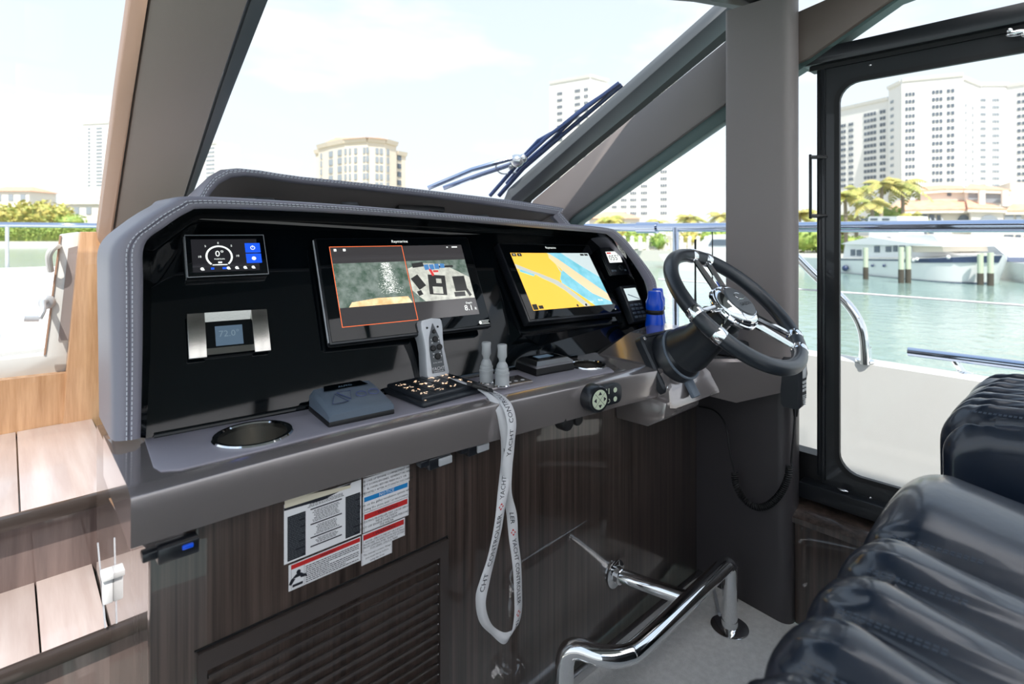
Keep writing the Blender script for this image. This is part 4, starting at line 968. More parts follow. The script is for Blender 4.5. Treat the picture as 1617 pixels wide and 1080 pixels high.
b = B(); stext(b, 'WARNING', x0 + .52 * W_, z1 - .12 * H_, H_ * .13); obj('lettering', b, 'ink', t, smooth=0)
def small(label, quad, bar, head, rows, size, bx=1.0):
    t, x0, x1, z0, z1 = sticker('warning_label', label, quad); W_, H_ = x1 - x0, z1 - z0; top = z1 - .04 * H_
    if bar:
        b = B(); srect(b, x0 + .02 * W_, z1 - .34 * H_, x1 - .03 * W_, z1 - .06 * H_); obj('bar', b, bar, t, smooth=0)
        b = B(); stext(b, head, (x0 + x1) / 2, z1 - .205 * H_, .0085); obj('heading', b, 'white_print' if bar == 'ink_blue' else 'ink', t, smooth=0); top = z1 - .38 * H_
    b = B(); n = len(rows)
    for i, r in enumerate(rows): stext(b, r, (x0 + x1) / 2, top - (i + .6) * (top - z0) / (n + .3), size)
    for r in ((x0 + .02 * W_, z0 + .03 * H_, x1 - .02 * W_, z0 + .036 * H_), (x0 + .02 * W_, z0 + .03 * H_, x0 + .025 * W_, z1 - .04 * H_), (x1 - .024 * W_, z0 + .03 * H_, x1 - .02 * W_, z1 - .04 * H_)): srect(b, *r)
    obj('lettering', b, 'ink', t, smooth=0)
small('white label of plain capitals in a thin box, above the blue notice', [(722, 235), (1024, 135), (1024, 250), (722, 345)], None, '', ['IN CASE OF ENGINE COMPARTMENT FIRE', 'SHUT DOWN ENGINES, GENERATORS AND', 'BLOWERS BEFORE MANUALLY, OR', 'IMMEDIATELY AFTER AUTOMATIC DISCHARGE'], .0052)
small('white label with a blue NOTICE bar', [(720, 350), (1020, 250), (1018, 355), (720, 455)], 'ink_blue', 'NOTICE', ['Turn on the galley ventilation system when', 'using the stove and / or microwave'], .0062)
small('white label with a red bar directly below the blue notice', [(720, 458), (1018, 358), (1018, 470), (720, 590)], 'ink_red', '! WARNING', ['ROTATING PROPELLER MAY CAUSE SERIOUS', 'INJURY OR DEATH', 'SHUT OFF ENGINE WHEN NEAR PERSONS IN', 'THE WATER'], .0052)
small('white label with a red bar, second below the blue notice', [(716, 592), (992, 495), (996, 610), (714, 715)], 'ink_red', '! WARNING', ['AVOID SERIOUS INJURY OR DEATH', 'FROM FIRE OR EXPLOSION RESULTING', 'FROM LEAKING FUEL. INSPECT SYSTEM', 'FOR LEAKS ONCE A YEAR'], .0048)
small('small plain white label at the foot of the right label column', [(712, 718), (912, 645), (908, 722), (708, 802)], None, '', ['The manual contains things', 'you must know before', 'using the boat'], .0050)

# ------------------------------------------------------------------ steering wheel
wx, wy, wz = V((1, 0, 0)), WUP, WNORM
MW = frame(WC, wx, wy)
d = thing('steering_wheel', 'black leather steering wheel with chrome spokes and round grey hub badge', 'steering wheel', MW)
RW, rw = .178, .0175
def on_wheel(u, v):
    p = P_(u, v, WC, WNORM) - WC; return math.atan2(p.dot(wy), p.dot(wx))
bands = [(1092, 404), (1117, 414), (1105, 493), (1136.5, 527), (1239, 524), (1252, 547)]
ang = [on_wheel(*p) for p in bands]
b = B(); b.tube([(RW * math.cos(a), RW * math.sin(a), 0) for a in [2 * PI * k / 96 for k in range(96)]], rw, 20, True); obj('rim', b, 'wheel_leather', d, local=True, smooth=60)
for a in ang:
    b = B(); w2 = .058
    P = [(RW * math.cos(a + k * w2), RW * math.sin(a + k * w2), 0) for k in (-1, -.5, 0, .5, 1)]
    b.tube(P, [rw + .0004, rw + .0016, rw + .0016, rw + .0016, rw + .0004], 20); obj('chrome_band', b, 'chrome', d, local=True, smooth=60)
pairs = [(ang[0], ang[1]), (ang[2], ang[3]), (ang[4], ang[5])]
for a1, a2 in pairs:
    am = math.atan2(math.sin(a1) + math.sin(a2), math.cos(a1) + math.cos(a2))
    for a in (a1, a2):
        sgn = 1 if math.sin(a - am) > 0 else -1
        e0 = V((RW * math.cos(a), RW * math.sin(a), 0)) * .91; e1 = V((.055 * math.cos(am + sgn * .32), .055 * math.sin(am + sgn * .32), -.004))
        b = B(); t = (e1 - e0).normalized(); sd = V((-t.y, t.x, 0))
        ring = lambda p, wv, h: [p + sd * wv, p + sd * wv * .6 + V((0, 0, h)), p - sd * wv * .6 + V((0, 0, h)), p - sd * wv, p - sd * wv * .6 - V((0, 0, h)), p + sd * wv * .6 - V((0, 0, h))]
        b.loft([ring(e0, .0078, .005), ring(e0.lerp(e1, .3) , .0082, .0055), ring(e0.lerp(e1, .8), .0095, .006), ring(e1, .012, .007)])
        obj('spoke', b, 'chrome', d, local=True, smooth=30)
b = B(); b.tube([(.060 * math.cos(a), .060 * math.sin(a), -.006) for a in [2 * PI * k / 48 for k in range(48)]], .006, 10, True); obj('hub_ring', b, 'chrome', d, local=True)
b = B(); b.lathe([(.050, -.024), (.062, -.010), (.062, .004), (.056, .015), (.046, .020), (.044, .019), (.0, .019)], None, 56); obj('hub', b, 'chrome', d, local=True, smooth=50)
hb = B(); hb.lathe([(.043, .019), (.042, .0225), (.034, .0245), (0, .0255)], None, 48); cap = obj('hub_badge', hb, 'pillar_slate', d, local=True)
# embossed mark: script G monogram above a swoosh and small capitals
b = B()
Mb = Matrix.Rotation(0.0, 4, 'Z')
b.tube([Mb @ V((.014 * math.cos(a), .012 + .009 * math.sin(a), .0262)) for a in [0.6 + 4.6 * k / 14 for k in range(15)]], .0009, 5)
b.tube([Mb @ V(p) for p in ((-.024, -.002, .0258), (-.008, .002, .0264), (.010, .001, .0264), (.026, .006, .0255))], .0008, 5)
b.text('GALEON', .0125, lambda p: Mb @ V((p.x, -.013 + p.y, .0264)))
obj('emblem', b, 'chrome', cap, local=True, smooth=0)
b = B(); b.lathe([(.042, -.022), (.042, -.05), (.052, -.054), (.052, -.072), (.044, -.076), (.044, -.12)], None, 40); obj('column_collar', b, 'black_plastic', d, local=True)
PLM = MW.inverted() @ frame((1.298, .800, .757), (1, 0, 0), (0, .51, .86))
b = B(); b.lathe([(.0, .080), (.030, .078), (.046, .070), (.056, .060), (.061, .050), (.066, .042), (.070, .0)], PLM, 40); obj('boot', b, 'black_satin', d, local=True, smooth=50)
b = B(); b.tube([PLM @ V((.0655 * math.cos(a), .0655 * math.sin(a), .044)) for a in [2 * PI * k / 48 for k in range(48)]], .0035, 8, True); obj('boot_ring', b, 'navy_plastic', d, local=True)
b = B(); ring0 = [(p.x, p.y) for p in roundpoly([(-.088, -.078), (.088, -.078), (.088, .078), (-.088, .078)], .02)]
b.loft([[PLM @ V((x * k, y * k, z)) for x, y in ring0] for k, z in ((1, -.012), (1, .006), (.96, .012), (.90, .012), (.88, .008))]); obj('mounting_plate', b, 'black_plastic', d, local=True, smooth=30)
b = B()
for s in (-1, 1):
    for t_ in (-1, 1): b.lathe([(.005, .008), (.005, .014), (.004, .015), (0, .015)], PLM @ Matrix.Translation((s * .076, t_ * .066, 0)), 14)
obj('bolt', b, 'steel', d, local=True)
b = B(); b.box((.012, -.088, .02), (.034, .045, .012), PLM, .004); obj('tilt_lever', b, 'navy_plastic', d, local=True)

b = B(); b.tube([(1.298, .78, .773), (1.298, .735, .80), (1.290, .70, .826), MW @ V((0, 0, -.085)), MW @ V((0, 0, -.06))], [.060, .060, .050, .048, .050], 32); obj('column_sleeve', b, 'black_plastic', d, smooth=50)
b = B(); b.tube([MW @ V((.056 * math.cos(a), .056 * math.sin(a), -.078)) for a in [2 * PI * k / 48 for k in range(48)]], .006, 8, True); obj('sleeve_ring', b, 'black_satin', d)
# binoculars behind the wheel
bq = Y_(1034, 519, .93); bq.z = .812
bi = thing('binoculars', 'blue rubber binoculars with black bands standing behind the steering wheel', 'binoculars', bq)
for i, (dx, dy) in enumerate(((0, 0), (.078, .045))):
    T = Matrix.Translation((dx, dy, 0)); sg = 1
    T = T @ Matrix.Scale(.86, 4)
    b = B(); b.lathe([(.033, 0), (.033, .006), (.029, .044), (.028, .048)], T, 28); obj('objective_barrel', b, 'blue_rubber', bi, local=True)
    b = B(); b.lathe([(.0285, .046), (.031, .050), (.031, .058), (.029, .062)], T, 28); obj('band', b, 'rubber', bi, local=True)
    b = B(); b.lathe([(.029, .060), (.031, .066), (.031, .090), (.026, .100), (.0235, .122), (.020, .126), (0, .126)], T, 28); obj('prism_body', b, 'blue_rubber', bi, local=True)
b = B(); b.box((.034, .016, .068), (.040, .030, .030), bev=.008); obj('prism_housing', b, 'blue_rubber', bi, local=True)
b = B(); b.box((.040, .020, .047), (.050, .026, .012), bev=.004); b.box((.046, .024, .092), (.034, .02, .010), bev=.003); obj('bridge', b, 'rubber', bi, local=True)
# throttle levers
tq = V((1.53, .745, .745)); th = thing('throttle_control', 'twin throttle levers on the corner pod behind the steering wheel', 'throttle', tq)
b = B(); b.box((.02, .02, .018), (.10, .10, .036), bev=.012); obj('base', b, 'black_plastic', th, local=True)
for dx in (0, .045):
    b = B(); b.tube([(dx, .02, .03), (dx, -.0, .07), (dx, -.01, .10)], [.010, .008, .012], 12); b.ball((dx, -.012, .118), (.016, .013, .026)); obj('lever', b, 'navy_plastic', th, local=True)
for u, v0, v1, l in ((1098, 378, 455, 'short black whip antenna behind the wheel, left one'), (1125, 366, 470, 'tall thin black whip antenna behind the wheel, right one')):
    p = Y_(u, v1, .93); a_ = thing('antenna', l, 'antenna', (p.x, p.y, .80)); q = Y_(u, v0, .93)
    b = B(); b.tube([(p.x, p.y, .80), (p.x, p.y, p.z), (q.x, q.y, q.z)], [.006, .003, .0018 if u > 1110 else .0035], 8); obj('rod', b, 'rubber', a_); b = B(); b.box((p.x, p.y, .815), (.03, .03, .03), bev=.004); obj('base', b, 'black_plastic', a_)

# radio handset and coiled lead
hq = X_(1254, 604, 1.60)
hs = thing('radio_handset', 'black radio handset clipped on the column right of the steering wheel', 'handset', hq)
M = Matrix.Translation(hq)
b = B()
b.loft([[(x, y, z) for x, y in ((-.024, .028 * k), (.0, .034 * k), (.022, .028 * k), (.022, -.022 * k), (-.014, -.026 * k), (-.024, -.018 * k))] for z, k in ((-.066, .7), (-.058, .92), (.0, 1.0), (.058, .98), (.066, .8))]); obj('case', b, 'black_plastic', hs, local=True, smooth=30)
M2 = Matrix.Translation((-.0, -.0245, 0)) @ Matrix.Rotation(PI / 2, 4, 'X')
b = B(); b.box((-.004, .034, .0035), (.024, .030, .003), M2, .001); obj('display', b, 'grey_plastic', hs, local=True)
b = B()
for i in range(3):
    for j in range(2): b.box((-.011 + j * .014, .008 - i * .011, .0035), (.010, .007, .003), M2, .001)
obj('key', b, 'grey_plastic', hs, local=True)
b = B()
for i in range(6): b.box((-.004, -.028 - i * .005, .0035), (.024 - i * .002, .002, .002), M2)
obj('speaker_slot', b, 'grey_plastic', hs, local=True)
b = B(); b.box((.03, .02, -.01), (.05, .07, .09), bev=.008); obj('clip', b, 'rubber', hs, local=True)
b = B(); b.tube([(0, -.004, -.064), (0, -.004, -.078), (0, -.004, -.092)], [.010, .007, .005], 10); obj('strain_relief', b, 'rubber', hs, local=True)
xw = 1.572
lead = [X_(1256, 640, 1.59), X_(1255, 665, 1.585), X_(1252, 700, 1.58), X_(1249, 732, 1.575)]
coil = [X_(1247, 735, xw), X_(1243, 758, xw), X_(1230, 782, xw), X_(1212, 798, xw), X_(1192, 800, xw), X_(1172, 785, xw), X_(1162, 765, xw), X_(1160, 746, xw)]
tail = [X_(1160, 746, xw), X_(1152, 710, xw), X_(1148, 680, 1.58), X_(1140, 660, 1.59), X_(1125, 647, 1.60), X_(1104, 642, 1.615)]
cd = thing('coiled_cord', 'black coiled cord looping from handset down the leather column', 'cord', lead[0])
b = B(); b.tube(smooth_path(lead, 5), .0028, 8); obj('lead', b, 'rubber', cd); b = B(); b.tube(smooth_path(tail, 5), .0026, 8); obj('lead', b, 'rubber', cd)
cpth = smooth_path(coil, 30); cl = [0]
for a, c in zip(cpth, cpth[1:]): cl.append(cl[-1] + (c - a).length)
turns = int(cl[-1] / .0062); hp = []; NS = turns * 10; i = 0
for k in range(NS):
    s = cl[-1] * k / NS
    while cl[i + 1] < s: i += 1
    t = (cpth[i + 1] - cpth[i]).normalized(); p = cpth[i].lerp(cpth[i + 1], (s - cl[i]) / (cl[i + 1] - cl[i])); n1 = V((1, 0, 0)); n2 = t.cross(n1).normalized(); a = 2 * PI * k / 10
    hp.append(p + (n1 * math.cos(a) + n2 * math.sin(a)) * .0078)
b = B(); b.tube(hp, .0024, 6); obj('coil', b, 'rubber', cd)

# ------------------------------------------------------------------ footrest
ft = thing('footrest', 'polished tubular footrest standing on pale carpet before the console', 'footrest', (1.2, .75, 0))
R_ = .021; zt = .185
A_ = V((1.478, .719, 0)); Bq = Z_(905, 1046, zt)
mp = [A_ + V((0, 0, .0)), A_ + V((0, 0, .12))] + [A_ + V((-.0, -.0, .165)), A_ + V((-.018, -.0, zt - .002)), A_ + V((-.045, -.001, zt))]
e1 = V((1.06, .705, zt)); e2 = V((.985, .712, zt)); e3 = V((.945, .745, zt)); e4 = V((.925, .790, zt + .0)); e5 = V((.912, .812, zt - .012)); e6 = V((.905, .818, zt - .045)); e7 = V((.905, .818, .0))
path = [mp[0], mp[1]] + smooth_path([mp[1], mp[2], mp[3], mp[4]], 5) + smooth_path([mp[4], e1, e2, e3, e4, e5, e6], 6) + [e7]
cl_ = [path[0]]
for p in path[1:]:
    if (p - cl_[-1]).length > .004: cl_.append(p)
b = B(); b.tube(cl_, R_, 20); obj('tube', b, 'chrome', ft, smooth=60)
jp = V((1.25, .711, zt)); wl = Y_(972, 905, .898)
b = B(); b.tube([jp, V((wl.x, .898, zt))], R_ * .86, 20); obj('brace', b, 'chrome', ft)
b = B(); b.lathe([(.036, 0), (.036, .003), (.030, .005), (.022, .006), (.020, .02)], Matrix.Translation((wl.x, .899, zt)) @ Matrix.Rotation(PI / 2, 4, 'X'), 32); obj('wall_flange', b, 'chrome', ft)
for p in (A_, e7):
    b = B(); b.lathe([(.050, 0), (.050, .003), (.044, .006), (.024, .008), (.021, .022)], Matrix.Translation((p.x, p.y, .001)), 36); obj('floor_flange', b, 'chrome', ft)
# small floor line channel near column
b = B(); b.tube([(1.50, .76, .006), (1.60, .83, .006)], .005, 8); tag(obj('drain_hose', b, 'silver_plastic'), 'short thin pale tube lying on the carpet behind footrest leg', 'tube')

# ------------------------------------------------------------------ seats
def cushion(name, label, x0, x1, yfr, yback, ztop, pleats, smooth_end, hgt=.16, bulge=.02, rf=.07, dz=0):
    t = thing(name, label, 'seat', ((x0 + x1) / 2, (yfr + yback) / 2, 0))
    NX, rings = 380, []
    prof = []
    for k in range(6): prof.append((yfr - .012 + .012 * math.sin(k / 5 * PI / 2), ztop - hgt + k * (hgt - rf) / 5.5, 0))
    for k in range(13):
        a = PI / 2 * k / 12; prof.append((yfr - rf + rf * math.cos(a), ztop - rf + rf * math.sin(a), .3 + .7 * math.sin(a)))
    for k in range(1, 26): y = yfr - rf + (yback - (yfr - rf)) * k / 25; prof.append((y, ztop + bulge * math.sin(PI * min(1, k / 25)), 1))
    prof.append((yback, ztop - hgt, 0))
    for i in range(NX + 1):
        x = x0 + (x1 - x0) * i / NX; ring = []
        e = min(x - x0, x1 - x) / .075; ez = 0 if e >= 1 else (1 - math.sqrt(max(0, 1 - (1 - e) ** 2)))
        d_ = min(abs(x - p) for p in pleats); near = 0
        inside = pleats[0] - .06 < x < pleats[-1] + .0001
        sp_ = pleats[1] - pleats[0]
        for (y, z, w) in prof:
            hs_ = sp_ / 2; puff = -.034 * (1 - math.sqrt(max(0, 1 - (1 - min(1, d_ / hs_)) ** 2.2))) if d_ < hs_ else 0
            # creases fade toward the back, deepest over the front edge
            fade = 1.0 if y > yfr - .17 else max(.35, 1 - (yfr - .17 - y) * 1.6)
            wr = 0.0035 * math.sin((x - (y - yfr) * .35) * 150 + 5 * math.sin(y * 40)) * math.exp(-((y - (yfr - .035)) / .03) ** 2) * (d_ < .035)
            crown = -.035 * ((x - (pleats[-1] + x1) / 2) / ((x1 - pleats[-1]) / 2)) ** 2 + .012 if x > pleats[-1] else 0
            fan = 0; q_ = yfr - .035 - y
            if 0 < q_ < .30 and d_ < .07: fan = -.0045 * math.exp(-((d_ - .18 * q_ - .004) / .004) ** 2) * (1 - q_ / .30) - .003 * math.exp(-((d_ - .34 * q_ - .003) / .005) ** 2) * (1 - q_ / .30)
            zz = z + (puff * fade + wr + crown + fan) * w - ez * .065 * w; yy = y + (puff * .6 * (1 - w) if w < 1 else 0)
            if w < 1: yy = y - ez * .03 + puff * .7
            ring.append((x, yy, zz))
        rings.append(ring)
    b = B(); b.loft(rings); cu = obj('seat_cushion', b, 'seat_leather', t, smooth=80)
    b = B()
    for p in pleats:
        for s in (-.0035, .0035):
            stitch(b, [V((p + s, yfr - .045 - k * .03, ztop - .013 + .002 * min(k, 4))) for k in range(4)], .004, .0065, .0009)
    obj('stitching', b, 'dark_thread', cu, smooth=0, kind='stuff')
    b = B(); b.box(((x0 + x1) / 2, (yfr + yback) / 2 - .01, (ztop - hgt) / 2), (x1 - x0 - .04, abs(yfr - yback) - .08, ztop - hgt + .01), bev=.01); obj('seat_base', b, 'black_satin', t)
    return t
cushion('helm_chair', 'large pleated black leather helm seat in the near right foreground', .12 + .0, 1.13, .235, -.42, .725, [.223, .323, .423, .523, .628, .727, .83], True, bulge=-.032)
cushion('companion_chair', 'smaller pleated black leather seat beyond the helm seat by the side window', 1.20, 1.60, .215, -.42, .80, [1.235, 1.285, 1.335, 1.385, 1.435, 1.485, 1.54], True, hgt=.30, bulge=.02, rf=.08)
# ------------------------------------------------------------------ outside: own deck, rails, wipers
b = B(); b.prism([(2.46, 1.6, .05), (2.50, 1.6, .575), (2.56, 1.6, .585), (2.62, 1.6, .575), (2.72, 1.6, -1.0), (2.5, 1.6, -1.0)], (0, -6, 0)); hull = thing('side_bulwark', 'broad cream moulded bulwark beyond the side window', 'bulwark', (2.55, 0, 0)); obj('moulding', b, 'white_gel', hull, smooth=30)
b = B(); b.box((2.13, -1.4, .02), (.74, 6.4, .06)); obj('side_deck', b, 'deck_white', hull, smooth=0)
b = B(); b.prism([(1.85, 1.6, .05), (2.5, 1.6, .05), (2.5, 1.6, .50), (1.85, 1.6, .60)], (0, .65, 0)); obj('deck_step', b, 'white_gel', hull)
b = B(); b.prism([(-2.2, 2.35, .72), (2.3, 2.35, .72), (2.1, 3.4, .74), (1.3, 5.0, .78), (.3, 6.1, .80), (-.3, 6.1, .80), (-1.3, 5.0, .78), (-2.1, 3.4, .74)], (0, 0, -1.6)); fd = thing('foredeck', 'sunlit white foredeck seen through the left windscreen', 'deck', (0, 4, 0)); obj('deck_moulding', b, 'deck_white', fd, smooth=20)
b = B(); b.box((-.55, 3.1, .78), (1.0, 1.1, .10), bev=.03); obj('sun_pad', b, 'white_gel', fd)
b = B(); b.box((-.6, 4.3, .83), (.7, .6, .05), bev=.015); obj('deck_hatch', b, 'white_gel', fd)
rl = thing('guard_rail', 'long polished steel guard rail running round the boat outside', 'railing', (2.5, 1, .6))
zr = 1.118
pr = [(2.52, -4, zr), (2.52, -1, zr), (2.52, 1.0, zr), (2.50, 2.1, zr + .004), (2.30, 3.4, zr + .01), (1.55, 5.0, zr + .02), (.70, 6.0, zr + .03), (0, 6.2, zr + .035), (-.70, 6.0, zr + .03), (-1.55, 5.0, zr + .02)]
b = B(); b.tube(smooth_path(pr, 8), .022, 16); obj('top_rail', b, 'sky_tinted_steel', rl)
b = B(); b.tube([(2.52, -4, .85), (2.52, .80, .85), (2.5, 1.6, .85)], .004, 8); obj('wire', b, 'white_print', rl)
b = B(); q0 = X_(1008, 357, 2.52); q1 = X_(1038, 357, 2.52); b.tube([(2.515, q0.y, zr + .001), (2.52, q1.y, zr + .001)], .031, 18); obj('sleeve', b, 'sky_tinted_steel', rl)
for u in (1067,):
    p = X_(u, 360, 2.51); b = B(); b.tube([(p.x, p.y, zr), (p.x, p.y, .55)], .016, 12); obj('post', b, 'sky_tinted_steel', rl)
for x, y in ((.0, 6.19), (.62, 6.03), (-.85, 5.85), (2.42, 2.9)):
    b = B(); b.tube([(x, y, zr + .02), (x, y, .78)], .014, 10); obj('post', b, 'silver_plastic', rl)
hr = thing('boarding_rail', 'curved steel boarding rail bending down outside the side window', 'railing', X_(1366, 575, 2.52))
b = B(); b.tube(smooth_path([X_(u, v, 2.50) for u, v in ((1225, 372), (1254, 402), (1292, 440), (1330, 472), (1352, 500), (1363, 530), (1366, 575))], 6), .018, 14); obj('rail', b, 'chrome', hr)
b = B(); q = X_(1366, 570, 2.52); b.lathe([(.035, 0), (.035, .008), (.024, .014), (.022, .06)], Matrix.Translation((q.x, q.y, .58)), 20); obj('flange', b, 'chrome', hr)
lr = thing('low_rail', 'short low dark rail on top of the bulwark outside', 'railing', X_(1505, 590, 2.56))
b = B(); b.tube([X_(1434, 555, 2.57), X_(1617, 578, 2.57), X_(1800, 600, 2.57)], .017, 12); obj('rail', b, 'sky_tinted_steel', lr)
for u, v in ((1505, 566), (1690, 586)):
    p = X_(u, v, 2.57); b = B(); b.tube([p, (p.x + .01, p.y - .03, .578)], .012, 10); b.lathe([(.028, 0), (.028, .006), (.014, .01)], Matrix.Translation((p.x + .01, p.y - .03, .578)), 16); obj('leg', b, 'chrome', lr)

# wipers lie just outside the windscreen plane
WQ = WP0 + WN * .05
wq = lambda u, v, o=0: P_(u, v, WQ + WN * o, WN)
wi = thing('windscreen_wiper', 'twin arm windscreen wiper with long dark blue blades outside the windscreen', 'wiper', wq(815, 255))
for pts in ([(676, 297), (745, 268), (808, 250)], [(700, 297), (760, 275), (812, 258)]):
    b = B(); b.tube([wq(*p) for p in pts], .009, 8); obj('arm', b, 'sky_tinted_steel', wi)
for pts, w in (([(774, 309), (815, 262), (862, 218), (915, 178), (978, 131)], .008), ([(788, 309), (826, 266), (868, 230), (920, 186), (982, 134)], .009)):
    b = B(); b.tube([wq(*p) for p in pts], w, 8); obj('blade', b, 'wiper_blue', wi)
for pts in ([(822, 252), (850, 222), (884, 203)], [(800, 290), (824, 262), (850, 240)], [(890, 196), (925, 168), (958, 146)], [(835, 252), (870, 222), (915, 178)]):
    b = B(); b.tube([wq(*p, .01) for p in pts], .007, 6); obj('bridge', b, 'wiper_blue', wi)
b = B(); b.ball(wq(816, 254), (.03, .03, .026)); b.ball(wq(826, 250), .018); b.ball(wq(806, 262), .015); obj('knuckle', b, 'steel', wi)
b = B(); b.tube(smooth_path([wq(800, 250), wq(783, 262), wq(792, 274), wq(815, 272)], 5), .003, 6); obj('hose', b, 'silver_plastic', wi)

# ------------------------------------------------------------------ water and shores
ZW = -1.7
b = B(); b.face([(-500, -60, ZW), (900, -60, ZW), (900, 900, ZW), (-500, 900, ZW)]); wt = struct(obj('water', b, 'water', smooth=0), 'teal harbour water'); 
def gp(u, D, z=ZW + .9): p = D_(u, HY, D); return V((p.x, p.y, z))
b = B()
shore = [gp(-900, 80), gp(-200, 92), gp(160, 96), gp(420, 95), gp(760, 80), gp(920, 58), gp(1120, 48), gp(1300, 44), gp(1420, 42), gp(1617, 40), gp(2300, 38), gp(2600, 300), gp(1617, 700), gp(808, 800), gp(0, 700), gp(-900, 500)]
b.prism(shore, (0, 0, -1.2)); struct(obj('ground', b, 'land', smooth=0), 'far bank behind the boats')
sw = thing('seawall', 'pale concrete seawall along the far bank', 'wall', shore[5])
for a, c in zip(shore[:10], shore[1:11]):
    b = B(); d_ = (c - a).normalized(); n_ = V((d_.y, -d_.x, 0)) * .3
    b.prism([a + V((0, 0, .12)), c + V((0, 0, .12)), c + V((0, 0, -1.1)), a + V((0, 0, -1.1))], n_); obj('wall_section', b, 'seawall', sw, smooth=0)

# --- towers
def facade(parent, p0, p1, zt, zb, m, depth=14, name='wall_section'):
    d_ = (p1 - p0); d_.z = 0; d_.normalize(); n_ = V((-d_.y, d_.x, 0))
    if n_.dot(V((p0.x, p0.y, 0))) < 0: n_ = -n_
    b = B(); b.prism([(p0.x, p0.y, zb), (p1.x, p1.y, zb), (p1.x, p1.y, zt), (p0.x, p0.y, zt)], n_ * depth)
    obj(name, b, m, parent, smooth=0)
    b = B(); b.prism([V((p0.x, p0.y, zt)) - n_ * .5 , V((p1.x, p1.y, zt)) - n_ * .5, V((p1.x, p1.y, zt + 1.3)) - n_ * .9, V((p0.x, p0.y, zt + 1.3)) - n_ * .9], n_ * (depth + .5)); obj('cornice', b, m, parent, smooth=0)
    return d_, -n_
WMESH = {}
def windows(parent, cols, p0, p1, zs, h, m, out=.12, panes=3):
    """cols: (u pixel, width metres, panes)"""
    d_ = (p1 - p0); d_.z = 0; L_ = d_.length; d_.normalize(); n_ = V((d_.y, -d_.x, 0))
    if n_.dot(V((p0.x, p0.y, 0))) > 0: n_ = -n_
    for u, w, pn in cols:
        r = ray(u, HY); A = p0.x * -n_.x + p0.y * -n_.y; tt = A / (r.x * -n_.x + r.y * -n_.y); q = V((r.x * tt, r.y * tt, 0))
        for z in zs:
            key = (w, h, m, pn)
            if key not in WMESH:
                b = B()
                for k in range(pn):
                    f = [(.0, 1)] if pn == 1 else None
                    pw = w / pn * (.70 if pn > 1 else 1); b.box(((k + .5) * w / pn - w / 2, 0, 0), (pw, .3, h))
                o = obj('window', b, m, parent, local=True, smooth=0); WMESH[key] = o.data
            else:
                o = bpy.data.objects.new('window', WMESH[key]); COL.objects.link(o); o.parent = parent
            M = Matrix((d_, n_ * -1, V((0, 0, 1)))).transposed().to_4x4(); M.translation = q + n_ * out + V((0, 0, z))
            o.matrix_local = WM[parent].inverted() @ M
def zat(v, D): return EYE.z + (HY - v) / FP * D

def flat(u, D): p = D_(u, HY, D); return V((p.x, p.y, 0))
# right tower
t = thing('apartment_tower', 'tall white stepped apartment tower above the tiled villa, right window', 'building', flat(1460, 215), )
f1 = (flat(1300, 256), flat(1403, 228)); facade(t, *f1, zat(158, 228), -1, 'tower_white')
f2 = (flat(1403, 226), flat(1424, 216)); facade(t, *f2, zat(134, 218), -1, 'tower_white')
f3 = (flat(1424, 214), flat(1521, 206)); facade(t, *f3, zat(125, 210), -1, 'tower_white')
f4 = (flat(1521, 206), flat(1548, 216)); facade(t, *f4, zat(133, 212), -1, 'tower_white')
f5 = (flat(1548, 216), flat(1590, 216)); facade(t, *f5, zat(136, 216), -1, 'tower_white')
f6 = (flat(1590, 216), flat(1720, 200)); facade(t, *f6, zat(136, 214), -1, 'tower_white')
zs = [zat(147 + 11.5 * k, 211) for k in range(15)]
windows(t, [(1437, 3.3, 3), (1480, 3.5, 3), (1501, 2.6, 2)], *f3, zs, 1.3, 'far_glass')
windows(t, [(1524.5, .9, 1), (1535.5, 1.3, 1)], *f4, [z - 5.6 for z in zs[:13]], 1.1, 'far_glass_pale')
windows(t, [(1552, 2.3, 3), (1572, 3.0, 3)], *f5, [z - 1.5 for z in zs[:14]], 1.1, 'far_glass_pale')
windows(t, [(1613, 2.8, 2), (1640, 3, 3)], *f6, zs[:14], 1.2, 'far_glass')
zl = [zat(178 + 10.1 * k, 232) for k in range(12)]
windows(t, [(1394, 2.6, 2), (1374, 5.6, 4)], *f1, zl, 1.4, 'far_glass'); windows(t, [(1344, 2.4, 2), (1328, 5.0, 4)], *f1, zl[1:], 1.3, 'far_glass')
windows(t, [(1409, 2.4, 2)], *f2, [zat(160 + 11.2 * k, 222) for k in range(11)], 1.1, 'far_glass_pale')
# middle tower, half hidden by the windscreen pillar
t = thing('apartment_tower', 'tall white apartment tower behind the wiper and the right windscreen pillar', 'building', flat(960, 250))
g1 = (flat(868, 262), flat(932, 250)); facade(t, *g1, zat(128, 256), -1, 'tower_white')
g2 = (flat(932, 250), flat(960, 258)); facade(t, *g2, zat(126, 254), -1, 'tower_white')
g3 = (flat(960, 258), flat(1073, 246)); facade(t, *g3, zat(135, 250), -1, 'tower_white')
zs = [zat(142 + 10.7 * k, 252) for k in range(19)]
windows(t, [(884, 3.0, 3), (912, 3.0, 3), (925.5, 2.2, 2)], *g1, zs, 1.4, 'far_glass')
windows(t, [(948, 1.8, 2)], *g2, zs[1:18], 1.2, 'far_glass_pale')
windows(t, [(970, 2.4, 3), (985, 2.8, 3), (1000, 3.0, 3), (1017, 3.0, 3), (1048, 3.0, 3)], *g3, [z - .6 for z in zs[3:]], 1.3, 'far_glass')
